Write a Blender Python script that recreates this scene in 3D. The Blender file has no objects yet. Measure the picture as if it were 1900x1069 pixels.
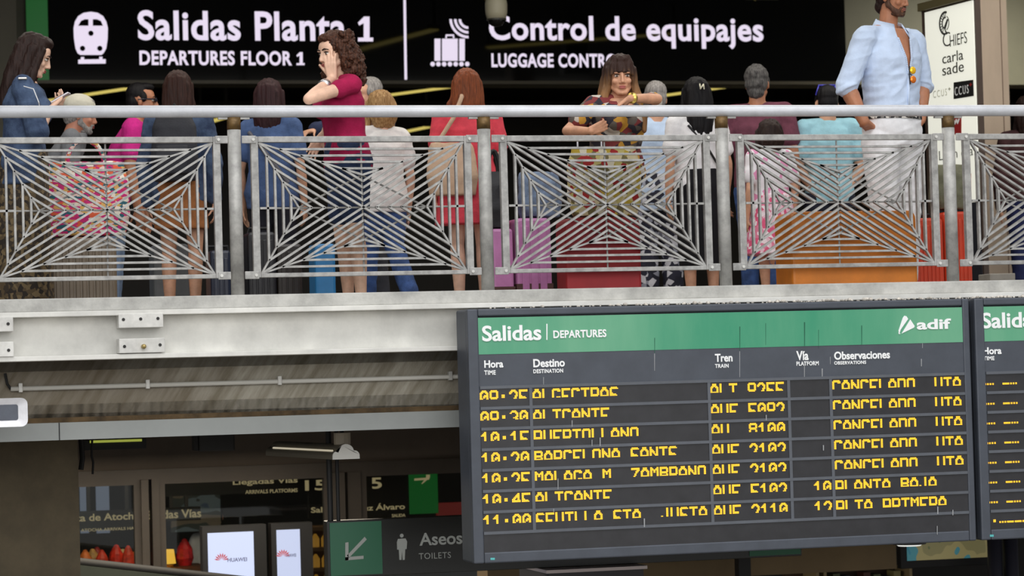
import bpy, bmesh, math, random
from mathutils import Vector, Matrix, noise
SC = bpy.context.scene
COL = SC.collection
random.seed(7)
rad = math.radians

# ------------------------------------------------------------------ camera
FPX, PW, PH = 5000.0, 1900, 1069
CX, CY, CZ = -2.5142, -15.2149, -0.4837
YAW, PITCH, ROLL = 0.2652, 0.0314, -0.0276
def cam_axes():
    cy, sy = math.cos(YAW), math.sin(YAW)
    f = Vector((sy*math.cos(PITCH), cy*math.cos(PITCH), math.sin(PITCH)))
    r = Vector((cy, -sy, 0)); u = r.cross(f)
    r2 = r*math.cos(ROLL) + u*math.sin(ROLL)
    u2 = -r*math.sin(ROLL) + u*math.cos(ROLL)
    return r2, u2, f
RR, UU, FF = cam_axes()
cd = bpy.data.cameras.new('camera'); cam = bpy.data.objects.new('camera', cd); COL.objects.link(cam)
cd.sensor_fit = 'HORIZONTAL'; cd.sensor_width = 36.0; cd.lens = FPX/PW*36.0
cd.clip_start = 0.5; cd.clip_end = 300
cd.dof.use_dof = True; cd.dof.focus_distance = 15.6; cd.dof.aperture_fstop = 3.8
m = Matrix.Identity(4)
for i in range(3):
    m[i][0], m[i][1], m[i][2] = RR[i], UU[i], -FF[i]
m[0][3], m[1][3], m[2][3] = CX, CY, CZ
cam.matrix_world = m
SC.camera = cam

# ------------------------------------------------------------------ light
SC.view_settings.view_transform = 'Standard'; SC.view_settings.look = 'None'
SC.view_settings.gamma = 1.0; SC.view_settings.use_curve_mapping = False
SC.view_settings.exposure = 0.0
w = bpy.data.worlds.new('overcast_sky'); SC.world = w; w.use_nodes = True
nt = w.node_tree; nt.nodes.clear()
wo = nt.nodes.new('ShaderNodeOutputWorld'); bg = nt.nodes.new('ShaderNodeBackground')
tc = nt.nodes.new('ShaderNodeTexCoord'); sx = nt.nodes.new('ShaderNodeSeparateXYZ')
cr = nt.nodes.new('ShaderNodeValToRGB')
cr.color_ramp.elements[0].position = 0.42; cr.color_ramp.elements[0].color = (.40, .40, .39, 1)
cr.color_ramp.elements[1].position = 1.0; cr.color_ramp.elements[1].color = (1.0, 1.02, 1.06, 1)
e = cr.color_ramp.elements.new(0.62); e.color = (.62, .63, .65, 1)
mp = nt.nodes.new('ShaderNodeMapRange'); mp.inputs['From Min'].default_value = -1; mp.inputs['From Max'].default_value = 1
nt.links.new(tc.outputs['Generated'], sx.inputs[0]); nt.links.new(sx.outputs['Z'], mp.inputs['Value'])
nt.links.new(mp.outputs[0], cr.inputs[0]); nt.links.new(cr.outputs[0], bg.inputs[0]); nt.links.new(bg.outputs[0], wo.inputs[0])
bg.inputs['Strength'].default_value = 1.0
def area(name, loc, rot, size, energy, color=(1, 1, 1), sy=None):
    l = bpy.data.lights.new(name, 'AREA'); l.energy = energy; l.color = color; l.size = size
    if sy: l.shape = 'RECTANGLE'; l.size_y = sy
    o = bpy.data.objects.new(name, l); COL.objects.link(o); o.location = loc; o.rotation_euler = rot
    return o
# the glazed roof over the concourse, in front of and above the gallery edge
area('roof_skylight', (1.5, -8.5, 13.0), (rad(-28), 0, 0), 16, 2300, (1.0, .99, .98), 10)
# large fill light added behind the camera to brighten people inside the gallery
area('front_fill_light', (-4, -27, 6.5), (rad(84), 0, rad(-6)), 26, 3300, (1.0, .99, .97), 13)
# fill light added under the ceiling to brighten the upper hall crowd
area('gallery_fill_light', (3.2, 2.3, 3.5), (0, 0, 0), 11, 200, (1.0, .95, .86), 2.4)
# added fill that lifts the dark bulkhead and column at the far right
area('bulkhead_fill_light', (10.60, 10.4, 3.5), (rad(14), 0, 0), 1.6, 110, (1.0, .95, .82), 1.2)
area('lower_fill_light', (-1.0, 4.2, -1.05), (0, 0, 0), 5, 150, (1.0, .88, .70), 2.0)  # added warm fill, keeps the lower hall from going too dark

# ------------------------------------------------------------------ pixel helpers (photo frame 1900 x 1069)
def ray(px, py):
    return FF*FPX + RR*(px-PW/2) - UU*(py-PH/2)
CAM = Vector((CX, CY, CZ))
def at(px, py, Y):
    d = ray(px, py); return CAM + d*((Y-CY)/d.y)
def atz(px, py, Z):
    d = ray(px, py); return CAM + d*((Z-CZ)/d.z)
def atd(px, py, D):
    return CAM + ray(px, py)*(D/FPX)
FLOOR = -0.08; LOW = -5.2; CEIL = 3.62

class Frame:
    """a vertical plane: point o, horizontal direction ex; n looks at the viewer"""
    def __init__(s, o, ex=Vector((1, 0, 0))):
        s.o = Vector(o); s.ex = Vector(ex).normalized(); s.ez = Vector((0, 0, 1)); s.n = s.ex.cross(s.ez)
    def uv(s, px, py):
        d = ray(px, py); t = (s.o-CAM).dot(s.n)/d.dot(s.n); p = CAM + d*t - s.o
        return p.dot(s.ex), p.z
    def pt(s, u, v, off=0.0):
        return s.o + s.ex*u + s.ez*v + s.n*off
    def mat(s):
        m = Matrix.Identity(4)
        for i in range(3): m[i][0], m[i][1], m[i][2] = s.ex[i], s.ez[i], s.n[i]
        return m

# ------------------------------------------------------------------ materials
def lin(c):
    c = c/255.0
    return c/12.92 if c <= .04045 else ((c+.055)/1.055)**2.4
def rgb(r, g, b): return (lin(r), lin(g), lin(b), 1)
MATS = {}
def mat(name, col, rough=.6, metal=0.0, var=0.0, scale=6.0, bump=0.0, bscale=None, col2=None, stretch=None, spec=.5, coat=0.0, bdist=.01):
    if name in MATS: return MATS[name]
    m = bpy.data.materials.new(name); m.use_nodes = True; MATS[name] = m
    nt = m.node_tree; b = nt.nodes['Principled BSDF']
    b.inputs['Base Color'].default_value = rgb(*col); b.inputs['Roughness'].default_value = rough
    b.inputs['Metallic'].default_value = metal; b.inputs['Specular IOR Level'].default_value = spec
    b.inputs['Coat Weight'].default_value = coat
    if var or bump or col2:
        t = nt.nodes.new('ShaderNodeTexCoord'); mpg = nt.nodes.new('ShaderNodeMapping')
        nt.links.new(t.outputs['Object'], mpg.inputs[0])
        if stretch: mpg.inputs['Scale'].default_value = stretch
        if var or col2:
            n = nt.nodes.new('ShaderNodeTexNoise'); n.inputs['Scale'].default_value = scale; n.inputs['Detail'].default_value = 8
            n.inputs['Roughness'].default_value = .65
            nt.links.new(mpg.outputs[0], n.inputs[0])
            r = nt.nodes.new('ShaderNodeValToRGB')
            if col2: a, c = rgb(*col), rgb(*col2)
            else:
                k = 1-var; a = rgb(*[x*k for x in col]); c = rgb(*[min(255, x*(1+var*.6)) for x in col])
            r.color_ramp.elements[0].position = .36; r.color_ramp.elements[1].position = .64
            r.color_ramp.elements[0].color = a; r.color_ramp.elements[1].color = c
            nt.links.new(n.outputs[0], r.inputs[0]); nt.links.new(r.outputs[0], b.inputs['Base Color'])
        if bump:
            n2 = nt.nodes.new('ShaderNodeTexNoise'); n2.inputs['Scale'].default_value = bscale or scale*6; n2.inputs['Detail'].default_value = 4
            nt.links.new(mpg.outputs[0], n2.inputs[0])
            bp = nt.nodes.new('ShaderNodeBump'); bp.inputs['Strength'].default_value = bump; bp.inputs['Distance'].default_value = bdist
            nt.links.new(n2.outputs[0], bp.inputs['Height']); nt.links.new(bp.outputs[0], b.inputs['Normal'])
    return m
def emis(name, col, strength):
    if name in MATS: return MATS[name]
    m = bpy.data.materials.new(name); m.use_nodes = True; MATS[name] = m
    b = m.node_tree.nodes['Principled BSDF']
    b.inputs['Base Color'].default_value = (.02, .02, .02, 1); b.inputs['Roughness'].default_value = .4
    b.inputs['Emission Color'].default_value = rgb(*col); b.inputs['Emission Strength'].default_value = strength
    return m
def pattern(name, cols, scale=30, kind='voronoi', rough=.8, stretch=None):
    """printed cloth: random patches of several colours"""
    if name in MATS: return MATS[name]
    m = bpy.data.materials.new(name); m.use_nodes = True; MATS[name] = m
    nt = m.node_tree; b = nt.nodes['Principled BSDF']; b.inputs['Roughness'].default_value = rough
    t = nt.nodes.new('ShaderNodeTexCoord'); mpg = nt.nodes.new('ShaderNodeMapping')
    if stretch: mpg.inputs['Scale'].default_value = stretch
    nt.links.new(t.outputs['Object'], mpg.inputs[0])
    if kind == 'voronoi':
        v = nt.nodes.new('ShaderNodeTexVoronoi'); v.inputs['Scale'].default_value = scale
        nt.links.new(mpg.outputs[0], v.inputs['Vector'])
        s = nt.nodes.new('ShaderNodeSeparateColor'); nt.links.new(v.outputs['Color'], s.inputs[0]); src = s.outputs[0]
    else:
        v = nt.nodes.new('ShaderNodeTexNoise'); v.inputs['Scale'].default_value = scale; v.inputs['Detail'].default_value = 2
        nt.links.new(mpg.outputs[0], v.inputs['Vector'])
        mr = nt.nodes.new('ShaderNodeMapRange'); mr.inputs['From Min'].default_value = .3; mr.inputs['From Max'].default_value = .7
        nt.links.new(v.outputs[0], mr.inputs[0]); src = mr.outputs[0]
    r = nt.nodes.new('ShaderNodeValToRGB'); r.color_ramp.interpolation = 'CONSTANT'
    n = len(cols)
    r.color_ramp.elements[0].color = rgb(*cols[0]); r.color_ramp.elements[0].position = 0
    r.color_ramp.elements[1].color = rgb(*cols[-1]); r.color_ramp.elements[1].position = (n-1)/n
    for i in range(1, n-1):
        e = r.color_ramp.elements.new(i/n); e.color = rgb(*cols[i])
    nt.links.new(src, r.inputs[0]); nt.links.new(r.outputs[0], b.inputs['Base Color'])
    return m

# ------------------------------------------------------------------ mesh helpers
class MB:
    def __init__(s): s.bm = bmesh.new()
    def box(s, c, size, rot=None):
        r = bmesh.ops.create_cube(s.bm, size=1.0)
        M = Matrix.Translation(Vector(c)) @ (rot.to_4x4() if rot else Matrix.Identity(4)) @ Matrix.Diagonal((size[0], size[1], size[2], 1))
        bmesh.ops.transform(s.bm, matrix=M, verts=r['verts']); return s
    def box2(s, a, b):
        a, b = Vector(a), Vector(b); return s.box((a+b)/2, [abs(b[i]-a[i]) for i in range(3)])
    def tube(s, p0, p1, r0, r1=None, seg=12, caps=True):
        p0, p1 = Vector(p0), Vector(p1); d = p1-p0
        if d.length < 1e-6: return s
        r = bmesh.ops.create_cone(s.bm, cap_ends=caps, cap_tris=False, segments=seg, radius1=r0, radius2=(r0 if r1 is None else r1), depth=d.length)
        q = Vector((0, 0, 1)).rotation_difference(d.normalized()).to_matrix().to_4x4()
        bmesh.ops.transform(s.bm, matrix=Matrix.Translation((p0+p1)/2) @ q, verts=r['verts']); return s
    def ball(s, c, r, rot=None, seg=16, M=None):
        if not hasattr(r, '__len__'): r = (r, r, r)
        o = bmesh.ops.create_uvsphere(s.bm, u_segments=seg, v_segments=max(6, seg*2//3), radius=1.0)
        T = Matrix.Translation(Vector(c)) @ (rot.to_4x4() if rot else Matrix.Identity(4)) @ Matrix.Diagonal((r[0], r[1], r[2], 1))
        if M is not None: T = M @ T
        bmesh.ops.transform(s.bm, matrix=T, verts=o['verts']); return s
    def cap(s, p0, r0, p1, r1, seg=12):
        s.tube(p0, p1, r0, r1, seg); s.ball(p0, r0, seg=seg); s.ball(p1, r1, seg=seg); return s
    def chain(s, pts, seg=12):
        for (a, ra), (b, rb) in zip(pts, pts[1:]): s.cap(a, ra, b, rb, seg)
        return s
    def path(s, pts, r, seg=8):
        for a, b in zip(pts, pts[1:]):
            s.tube(a, b, r, r, seg)
        for a in pts[1:-1]: s.ball(a, r, seg=seg)
        return s
    def loft(s, rings, n=28):
        """rings: (cx, cy, z, rx, ry [,exponent])"""
        loops = []
        for rg in rings:
            cx, cy, z, rx, ry = rg[:5]; ex = rg[5] if len(rg) > 5 else 1.0
            vs = []
            for k in range(n):
                a = 2*math.pi*k/n; ca, sa = math.cos(a), math.sin(a)
                vs.append(s.bm.verts.new((cx+rx*math.copysign(abs(ca)**ex, ca), cy+ry*math.copysign(abs(sa)**ex, sa), z)))
            loops.append(vs)
        for a, b in zip(loops, loops[1:]):
            for k in range(n):
                s.bm.faces.new((a[k], a[(k+1) % n], b[(k+1) % n], b[k]))
        s.bm.faces.new(list(reversed(loops[0]))); s.bm.faces.new(loops[-1]); return s
    def bar(s, p0, p1, wdt, dep, nrm):
        """flat bar; wdt across (in the plane normal to nrm), dep along nrm"""
        p0, p1, nrm = Vector(p0), Vector(p1), Vector(nrm).normalized(); d = (p1-p0)
        L = d.length; d = d/L; t = nrm.cross(d)
        R = Matrix((d, t, nrm)).transposed()
        return s.box((p0+p1)/2, (L, wdt, dep), R)
    def prism(s, F, pts, o0, o1):
        """2-D outline (u,v) on a Frame, between offsets o0 and o1"""
        a = [s.bm.verts.new(F.pt(u, v, o0)) for u, v in pts]; b = [s.bm.verts.new(F.pt(u, v, o1)) for u, v in pts]
        n = len(pts); s.bm.faces.new(a[::-1]); s.bm.faces.new(b)
        for k in range(n): s.bm.faces.new((a[k], a[(k+1) % n], b[(k+1) % n], b[k]))
        return s
    def build(s, name, material=None, parent=None, smooth=False, bevel=0.0, inv=None):
        me = bpy.data.meshes.new(name); bmesh.ops.recalc_face_normals(s.bm, faces=s.bm.faces[:])
        if inv is not None: bmesh.ops.transform(s.bm, matrix=inv, verts=s.bm.verts[:])
        s.bm.to_mesh(me); s.bm.free()
        o = bpy.data.objects.new(name, me); COL.objects.link(o)
        if material: me.materials.append(material)
        if parent is not None:
            o.parent = parent
            if inv is None: o.matrix_parent_inverse = parent.matrix_basis.inverted()
        if smooth: me.polygons.foreach_set('use_smooth', [True]*len(me.polygons))
        if bevel:
            bv = o.modifiers.new('bevel', 'BEVEL'); bv.width = bevel; bv.segments = 2; bv.limit_method = 'ANGLE'
        return o
def rrect(u0, v0, u1, v1, r, n=5):
    pts = []
    for cx, cy, a0 in ((u1-r, v0+r, -90), (u1-r, v1-r, 0), (u0+r, v1-r, 90), (u0+r, v0+r, 180)):
        for k in range(n+1):
            a = rad(a0+90*k/n); pts.append((cx+r*math.cos(a), cy+r*math.sin(a)))
    return pts
def circ(u, v, r, n=20, ry=None):
    return [(u+r*math.cos(2*math.pi*k/n), v+(ry or r)*math.sin(2*math.pi*k/n)) for k in range(n)]
def pxs(F, pts): return [F.uv(*p) for p in pts]

def tag(o, label, cat, group=None, kind=None):
    o['label'] = label; o['category'] = cat
    if group: o['group'] = group
    if kind: o['kind'] = kind
    return o
def thing(name, label, cat, loc=(0, 0, 0), rz=0.0, group=None):
    o = bpy.data.objects.new(name, None); COL.objects.link(o); o.location = loc; o.rotation_euler = (0, 0, rz)
    o.empty_display_size = .1
    return tag(o, label, cat, group)
def struct(o, label=None):
    o['kind'] = 'structure'
    if label: o['label'] = label
    return o
def copy_tree(o, parent=None):
    c = o.copy(); COL.objects.link(c)
    if parent is not None: c.parent = parent
    for ch in o.children: copy_tree(ch, c)
    return c
def one(name, F, box, material, parent, off=.006):
    x0, yb, x1, yt = box; w = x1-x0; h = yb-yt
    return MB().prism(F, pxs(F, [(x0, yb), (x1, yb), (x1, yb-h*.15), (x0+w*.76, yb-h*.15), (x0+w*.76, yt), (x0+w*.40, yt), (x0, yt+h*.24), (x0+w*.08, yt+h*.36), (x0+w*.38, yt+h*.26), (x0+w*.38, yb-h*.15), (x0, yb-h*.15)]), off, off+.003).build(name, material, parent)
def text(name, s, F, box, material, parent, bold=.02, off=.002, depth=.002, space=1.0):
    """lettering fitted to the photo's box (px0, py_bottom at left, px1, py_top at right) on Frame F"""
    cu = bpy.data.curves.new(name, 'FONT'); cu.body = s; cu.size = 1; cu.offset = bold; cu.extrude = .001; cu.space_character = space
    cu.resolution_u = 4
    t = bpy.data.objects.new(name+'_tmp', cu); COL.objects.link(t)
    dg = bpy.context.evaluated_depsgraph_get(); me = bpy.data.meshes.new_from_object(t.evaluated_get(dg))
    bpy.data.objects.remove(t)
    xs = [v.co.x for v in me.vertices]; ys = [v.co.y for v in me.vertices]
    x0, x1, y0, y1 = min(xs), max(xs), min(ys), max(ys)
    # each word becomes a piece of its own
    iv = []
    for p in sorted((min(me.vertices[k].co.x for k in f.vertices), max(me.vertices[k].co.x for k in f.vertices)) for f in me.polygons):
        if iv and p[0] <= iv[-1][1]+1e-5: iv[-1][1] = max(iv[-1][1], p[1])
        else: iv.append(list(p))
    gaps = sorted(((b[0]-a_[1], (b[0]+a_[1])/2) for a_, b in zip(iv, iv[1:])), reverse=True)[:len(s.split())-1]
    cuts = sorted(g[1] for g in gaps)
    (u0, v0), (u1, v1) = F.uv(box[0], box[1]), F.uv(box[2], box[3])
    word = {f.index: sum(1 for c in cuts if f.center.x > c) for f in me.polygons}
    for v in me.vertices:
        u = u0+(v.co.x-x0)/(x1-x0)*(u1-u0); vv = v0+(v.co.y-y0)/(y1-y0)*(v1-v0)
        v.co = F.pt(u, vv, off + (depth if v.co.z > 0 else 0))
    for w_ in range(len(cuts)+1):
        b = bmesh.new(); b.from_mesh(me); b.faces.ensure_lookup_table()
        bmesh.ops.delete(b, geom=[f for f in b.faces if word[f.index] != w_], context='FACES')
        m2 = bpy.data.meshes.new(name); b.to_mesh(m2); b.free()
        o = bpy.data.objects.new(name, m2); COL.objects.link(o); m2.materials.clear(); m2.materials.append(material)
        if parent is not None: o.parent = parent; o.matrix_parent_inverse = parent.matrix_basis.inverted()
    bpy.data.meshes.remove(me)
    return o

# ------------------------------------------------------------------ common materials
m_galv = mat('galvanised_rail', (198, 200, 205), .42, .15, .06, 5, .1, 60)
m_bar = mat('grey_painted_bar', (158, 157, 154), .5, .2, .14, 18, .1, 80)
m_post = mat('grey_post', (166, 165, 161), .5, .2, .16, 9)
m_brass = mat('brown_collar', (104, 80, 44), .45, .4, .2, 20)
m_conc = mat('kerb_concrete', (176, 175, 170), .85, 0, .13, 5, .25, 60)
m_beam = mat('painted_steel_beam', (214, 213, 207), .5, 0, .10, 2.2, .05, 40)
m_fascia = mat('grey_fascia', (150, 154, 152), .55, 0, .04, 2)
m_dark = mat('near_black', (14, 14, 15), .6)
m_black = mat('gloss_black_panel', (6, 7, 7), .05, 0, 0, spec=.6)
m_board = mat('board_cabinet_grey', (70, 75, 84), .5, .1, .06, 6)
m_white = mat('white_lettering', (238, 240, 240), .5)
m_lit = emis('lit_lettering', (238, 226, 246), .95)

# ------------------------------------------------------------------ setting: upper floor, ceilings, lower hall
def bx(name, a, b, m, bevel=0): return struct(MB().box2(a, b).build(name, m, bevel=bevel))
m_floor = mat('upper_floor_stone', (120, 112, 104), .5, 0, .1, 3)
m_ceil = mat('dark_hall_ceiling', (36, 33, 28), .7, 0, .1, 2)
m_hall = mat('hall_dark_wall', (54, 45, 32), .5, 0, .12, 1.5)
XL, XR = -9.0, 19.0
bx('floor_upper', (XL, -0.02, -0.30), (XR, 26, FLOOR), m_floor)
bx('ceiling', (XL, -0.6, CEIL), (XR, 26, CEIL+.3), m_ceil)
bx('wall_back', (XL, 24, FLOOR), (XR, 24.2, CEIL), m_hall)
bx('wall_left', (XL, 2, FLOOR), (XL+.2, 24, CEIL), m_hall)
bx('wall_right', (XR-.2, 2, FLOOR), (XR, 24, CEIL), m_hall)
bx('floor', (XL-10, -30, LOW-.2), (XR+10, 14, LOW), mat('lower_floor_stone', (120, 114, 106), .4, 0, .08, 2))

# kerb, steel beam and the concrete downstand below it
Fk = Frame((0, -0.07, 0))
zk0 = Fk.uv(430, 572)[1]
kerb = MB().box2((XL, -0.07, zk0), (XR, .22, 0.0)).build('trim_1', m_conc, bevel=.006); struct(kerb, 'grey concrete kerb under the railing')
Fb = Frame((0, -0.15, 0))
zf0, zf1 = Fb.uv(430, 581)[1], zk0
zw1 = Fb.uv(430, 652)[1]; zf2 = Fb.uv(430, 661)[1]
xe = at(905, 600, -.1).x
bm_ = MB()
bm_.box2((XL, -0.15, zf0), (XR, .15, zf1-.001))
bm_.box2((XL, -0.03, zw1), (XR, -.015, zf0))
bm_.box2((XL, -0.15, zf2), (XR, .15, zw1))
struct(bm_.build('trim_2', m_beam, bevel=.003), 'pale painted steel beam below the kerb')
zc0 = at(430, 772, .32).z; zc1 = at(430, 680, .32).z; zfa = at(430, 806, .24).z
m_dirty = mat('streaked_concrete', (104, 97, 82), .9, 0, 0, 3.2, .35, 30, col2=(150, 144, 130), stretch=(3.2, 1, .9))
def dirty_nodes(m):
    nt = m.node_tree; b = nt.nodes['Principled BSDF']
    t = nt.nodes.new('ShaderNodeTexCoord'); r1 = nt.nodes.new('ShaderNodeMapping'); r1.inputs['Rotation'].default_value = (0, rad(-34), 0); s1 = nt.nodes.new('ShaderNodeMapping'); s1.inputs['Scale'].default_value = (9, 1, 1.1)
    n1 = nt.nodes.new('ShaderNodeTexNoise'); n1.inputs['Scale'].default_value = 2.2; n1.inputs['Detail'].default_value = 7; n1.inputs['Roughness'].default_value = .62
    n2 = nt.nodes.new('ShaderNodeTexNoise'); n2.inputs['Scale'].default_value = .9; n2.inputs['Detail'].default_value = 5
    c1 = nt.nodes.new('ShaderNodeValToRGB'); c1.color_ramp.elements[0].position = .34; c1.color_ramp.elements[1].position = .68; c1.color_ramp.elements[0].color = rgb(128, 121, 105); c1.color_ramp.elements[1].color = rgb(174, 169, 156)
    c2 = nt.nodes.new('ShaderNodeValToRGB'); c2.color_ramp.elements[0].position = .53; c2.color_ramp.elements[1].position = .66; c2.color_ramp.elements[0].color = (0, 0, 0, 1); c2.color_ramp.elements[1].color = (.5, .5, .5, 1)
    mx = nt.nodes.new('ShaderNodeMix'); mx.data_type = 'RGBA'; mx.inputs[7].default_value = rgb(84, 68, 46)
    L = nt.links; L.new(t.outputs['Object'], r1.inputs[0]); L.new(r1.outputs[0], s1.inputs[0]); L.new(s1.outputs[0], n1.inputs[0]); L.new(n1.outputs[0], c1.inputs[0])
    L.new(r1.outputs[0], n2.inputs[0]); L.new(n2.outputs[0], c2.inputs[0]); L.new(c2.outputs[0], mx.inputs[0]); L.new(c1.outputs[0], mx.inputs[6]); L.new(mx.outputs[2], b.inputs['Base Color'])
dirty_nodes(m_dirty)
bx('wall_lintel', (XL, .30, zc0), (XR, .62, zc1), m_dirty)
bx('wall_lintel_upper', (XL, .40, zc1), (XR, .62, zf2+.16), m_dirty)
bx('trim_3', (XL, .18, zfa), (XR, .30, zc0-.006), m_fascia)
bx('trim_4', (XL, .26, zc0-.006), (XR, .302, zc0+.022), mat('rust_stain_strip', (92, 74, 50), .9, 0, .3, 8))
bx('ceiling_lower', (XL, .3, zfa+.02), (XR, 14, zfa+.2), mat('lower_ceiling', (48, 44, 38), .8))
# joints in the fascia
xj = at(110, 800, .18).x
struct(MB().box2((xj-.003, .1775, zfa), (xj+.003, .1815, zc0-.006)).build('trim_5', m_dark))
# splice plates bolted on the beam
m_plate = mat('pale_splice_plate', (206, 205, 200), .6, 0, .08, 10)
m_hole = mat('bolt_hole', (24, 23, 22), .6); m_bolt = mat('brass_bolt', (170, 150, 96), .4, .6)
for lab, px0, py0, px1, py1, holes in (
        ('pale steel plate with three holes bolted high on the beam below the railing', 220, 581, 302, 609, ((229, 593), (261, 592), (293, 591))),
        ('pale steel plate with a brass bolt, low on the beam below the railing', 221, 627, 305, 656, ((231, 643), (297, 640))),
        ('pale steel plate high on the beam, cut by the frame edge', -60, 588, 24, 617, ((15, 601),)),
        ('pale steel plate low on the beam above the white floodlight', -60, 634, 25, 664, ((16, 650),))):
    a = at(px0, py1, -.145); b = at(px1, py0, -.145)
    zz0 = max(a.z, zf2); zz1 = min(b.z, zf1-.004)
    t = thing('splice_plate', lab, 'plate', (a.x, -.03, zz0), group='splice plates on the beam')
    MB().box2((a.x, -.158, zz0), (b.x, -.03, zz1)).build('plate', m_plate, t, bevel=.003)
    for hx, hy in holes:
        p = at(hx, hy, -.158); MB().tube((p.x, -.1605, p.z), (p.x, -.157, p.z), .009, .009, 12).build('bolt_hole', m_hole, t)
    if 'brass' in lab:
        p = at(266, 643, -.158); MB().tube((p.x, -.19, p.z), (p.x, -.157, p.z), .011, .014, 10).ball((p.x, -.19, p.z), .013).build('bolt', m_bolt, t)
# conduit with clips
p0, p1 = at(20, 722, .27), at(905, 702, .27)
zc = p0.z
t = thing('conduit_pipe', 'thin white conduit clipped along the stained concrete', 'pipe', (p0.x, .28, zc))
MB().tube((p0.x, .275, zc), (6.5, .275, zc), .0135, seg=10).build('pipe', mat('conduit_white', (206, 204, 196), .5), t, smooth=True)
for px in (38, 274, 519, 836):
    x = at(px, 715, .27).x
    MB().box2((x-.011, .255, zc-.02), (x+.011, .2995, zc+.032)).build('clip', m_plate, t, bevel=.003)
MB().path([(p0.x-.0, .275, zc), (p0.x-.02, .265, zc+.03), (p0.x-.03, .27, zc+.09)], .008).build('cable', m_dark, t)

# ------------------------------------------------------------------ railing
D = 1.4727; HR = 1.05
rail = MB().tube((XL+.2, 0, HR), (XR-.3, 0, HR), .035, seg=28).build('handrail', m_galv, smooth=True)
tag(rail, 'long pale grey tubular handrail along the top of the gallery railing', 'handrail')
post_labels = ['grey railing post with brown collar, the post beside the curly haired woman in crimson',
               'grey railing post with brown collar, in front of the woman in coral',
               'grey railing post with brown collar, in front of the black haired woman in white',
               'grey railing post with brown collar, in front of the white shop directory sign']
for i in range(-1, 7):
    if i in (-1, 4, 5, 6): continue
    t = thing('railing_post', post_labels[i], 'post', (i*D, 0, 0), group='railing posts')
    MB().tube((i*D, 0, 0), (i*D, 0, HR-.10), .0385, seg=24).build('shaft', m_post, t, smooth=True)
    MB().tube((i*D, 0, HR-.105), (i*D, 0, HR-.0355), .0395, seg=24).build('collar', m_brass, t, smooth=True)
    MB().box2((i*D-.09, -.012, HR-.046), (i*D+.09, .012, HR-.0352)).build('rail_bracket', m_post, t)

def railing_panel(i, label):
    x0, x1 = i*D+.092, (i+1)*D-.083
    z0, z1 = .098, .905
    t = thing('lattice_railing', label, 'railing', (x0, 0, z0), group='lattice railings')
    N = (0, 1, 0)
    fr = MB()
    fr.box2((x0+.042, -.02, z1-.034), (x1-.042, .02, z1)); fr.box2((x0+.042, -.02, z0), (x1-.042, .02, z0+.024))
    fr.box2((x0, -.02, z0), (x0+.042, .02, z1)); fr.box2((x1-.042, -.02, z0), (x1, .02, z1))
    fr.build('frame', m_bar, t, bevel=.003)
    ix0, ix1, iz0, iz1 = x0+.046, x1-.046, z0+.022, z1-.036
    cx, cz_, hw, hh = (ix0+ix1)/2, (iz0+iz1)/2, (ix1-ix0)/2, (iz1-iz0)/2
    def P(u, v, y=0): return Vector((cx+u*hw, y, cz_+v*hh))
    lat = MB(); bw, bd = .0125, .030
    VT, UL = .5, .625
    for su in (-1, 1):
        for sv in (-1, 1):
            lat.bar(P(su, sv), P(0, 0), bw, bd, N)
            for k in range(1, 5):
                q = (su*(1-k/5), sv*(1-(1-VT)*k/5)); lat.bar(P(*q), P(0, sv*.1*k), bw, bd, N)
                q = (su*(1-(1-UL)*k/5), sv*(1-k/5)); lat.bar(P(*q), P(su*UL*k/5, 0), bw, bd, N)
            lat.bar(P(0, sv*VT), P(su*(1/5), sv*(VT+(1-VT)/5)), bw, bd, N)
            lat.bar(P(su, sv), P(0, sv*VT), bw*.8, bd*.8, N)
            lat.bar(P(su, sv), P(su*UL, 0), bw*.8, bd*.8, N)
    for sv in (-1, 1):
        for k in range(1, 5):
            lat.bar(P(-(1-k/5), sv*(1-(1-VT)*k/5)), P(1-k/5, sv*(1-(1-VT)*k/5)), bw, bd, N)
    for su in (-1, 1):
        for k in range(1, 5):
            lat.bar(P(su*(1-(1-UL)*k/5), -(1-k/5)), P(su*(1-(1-UL)*k/5), 1-k/5), bw, bd, N)
        lat.bar(P(su*.86, 0), P(su*1.0, 0), bw, bd, N)
    lat.build('lattice', m_bar, t)
    rods = MB()
    rods.tube(P(-1, 0, .018), P(1, 0, .018), .0055, seg=8); rods.tube(P(0, -1, .018), P(0, 1, .018), .0055, seg=8)
    for su in (-1, 1):
        for sv in (-1, 1): rods.tube(P(su*UL, 0, .02), P(0, sv*VT, .02), .0055, seg=8)
    rods.build('backing_rods', m_bar, t)
    for xa, xb in ((i*D+.0395, x0+.03), (x1-.03, (i+1)*D-.0395)):
        for z in (z1-.018, z0+.014):
            b = MB().box2((xa, -.026, z-.022), (xb, -.016, z+.022)).build('bracket', m_bar, t, bevel=.003)
            xb_ = x0+.012 if xa < cx else x1-.012
            MB().tube((xb_, -.036, z), (xb_, -.024, z), .0095, seg=6).build('bolt', m_plate, b)
    return t
for i, l in enumerate(('lattice railing panel in front of the pink patterned bag',
                       'lattice railing panel below the curly haired woman in crimson',
                       'lattice railing panel in front of the red suitcase',
                       'lattice railing panel in front of the orange trunk',
                       'lattice railing panel at the far end, in front of the beige column')):
    railing_panel(i-1, l)

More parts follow.
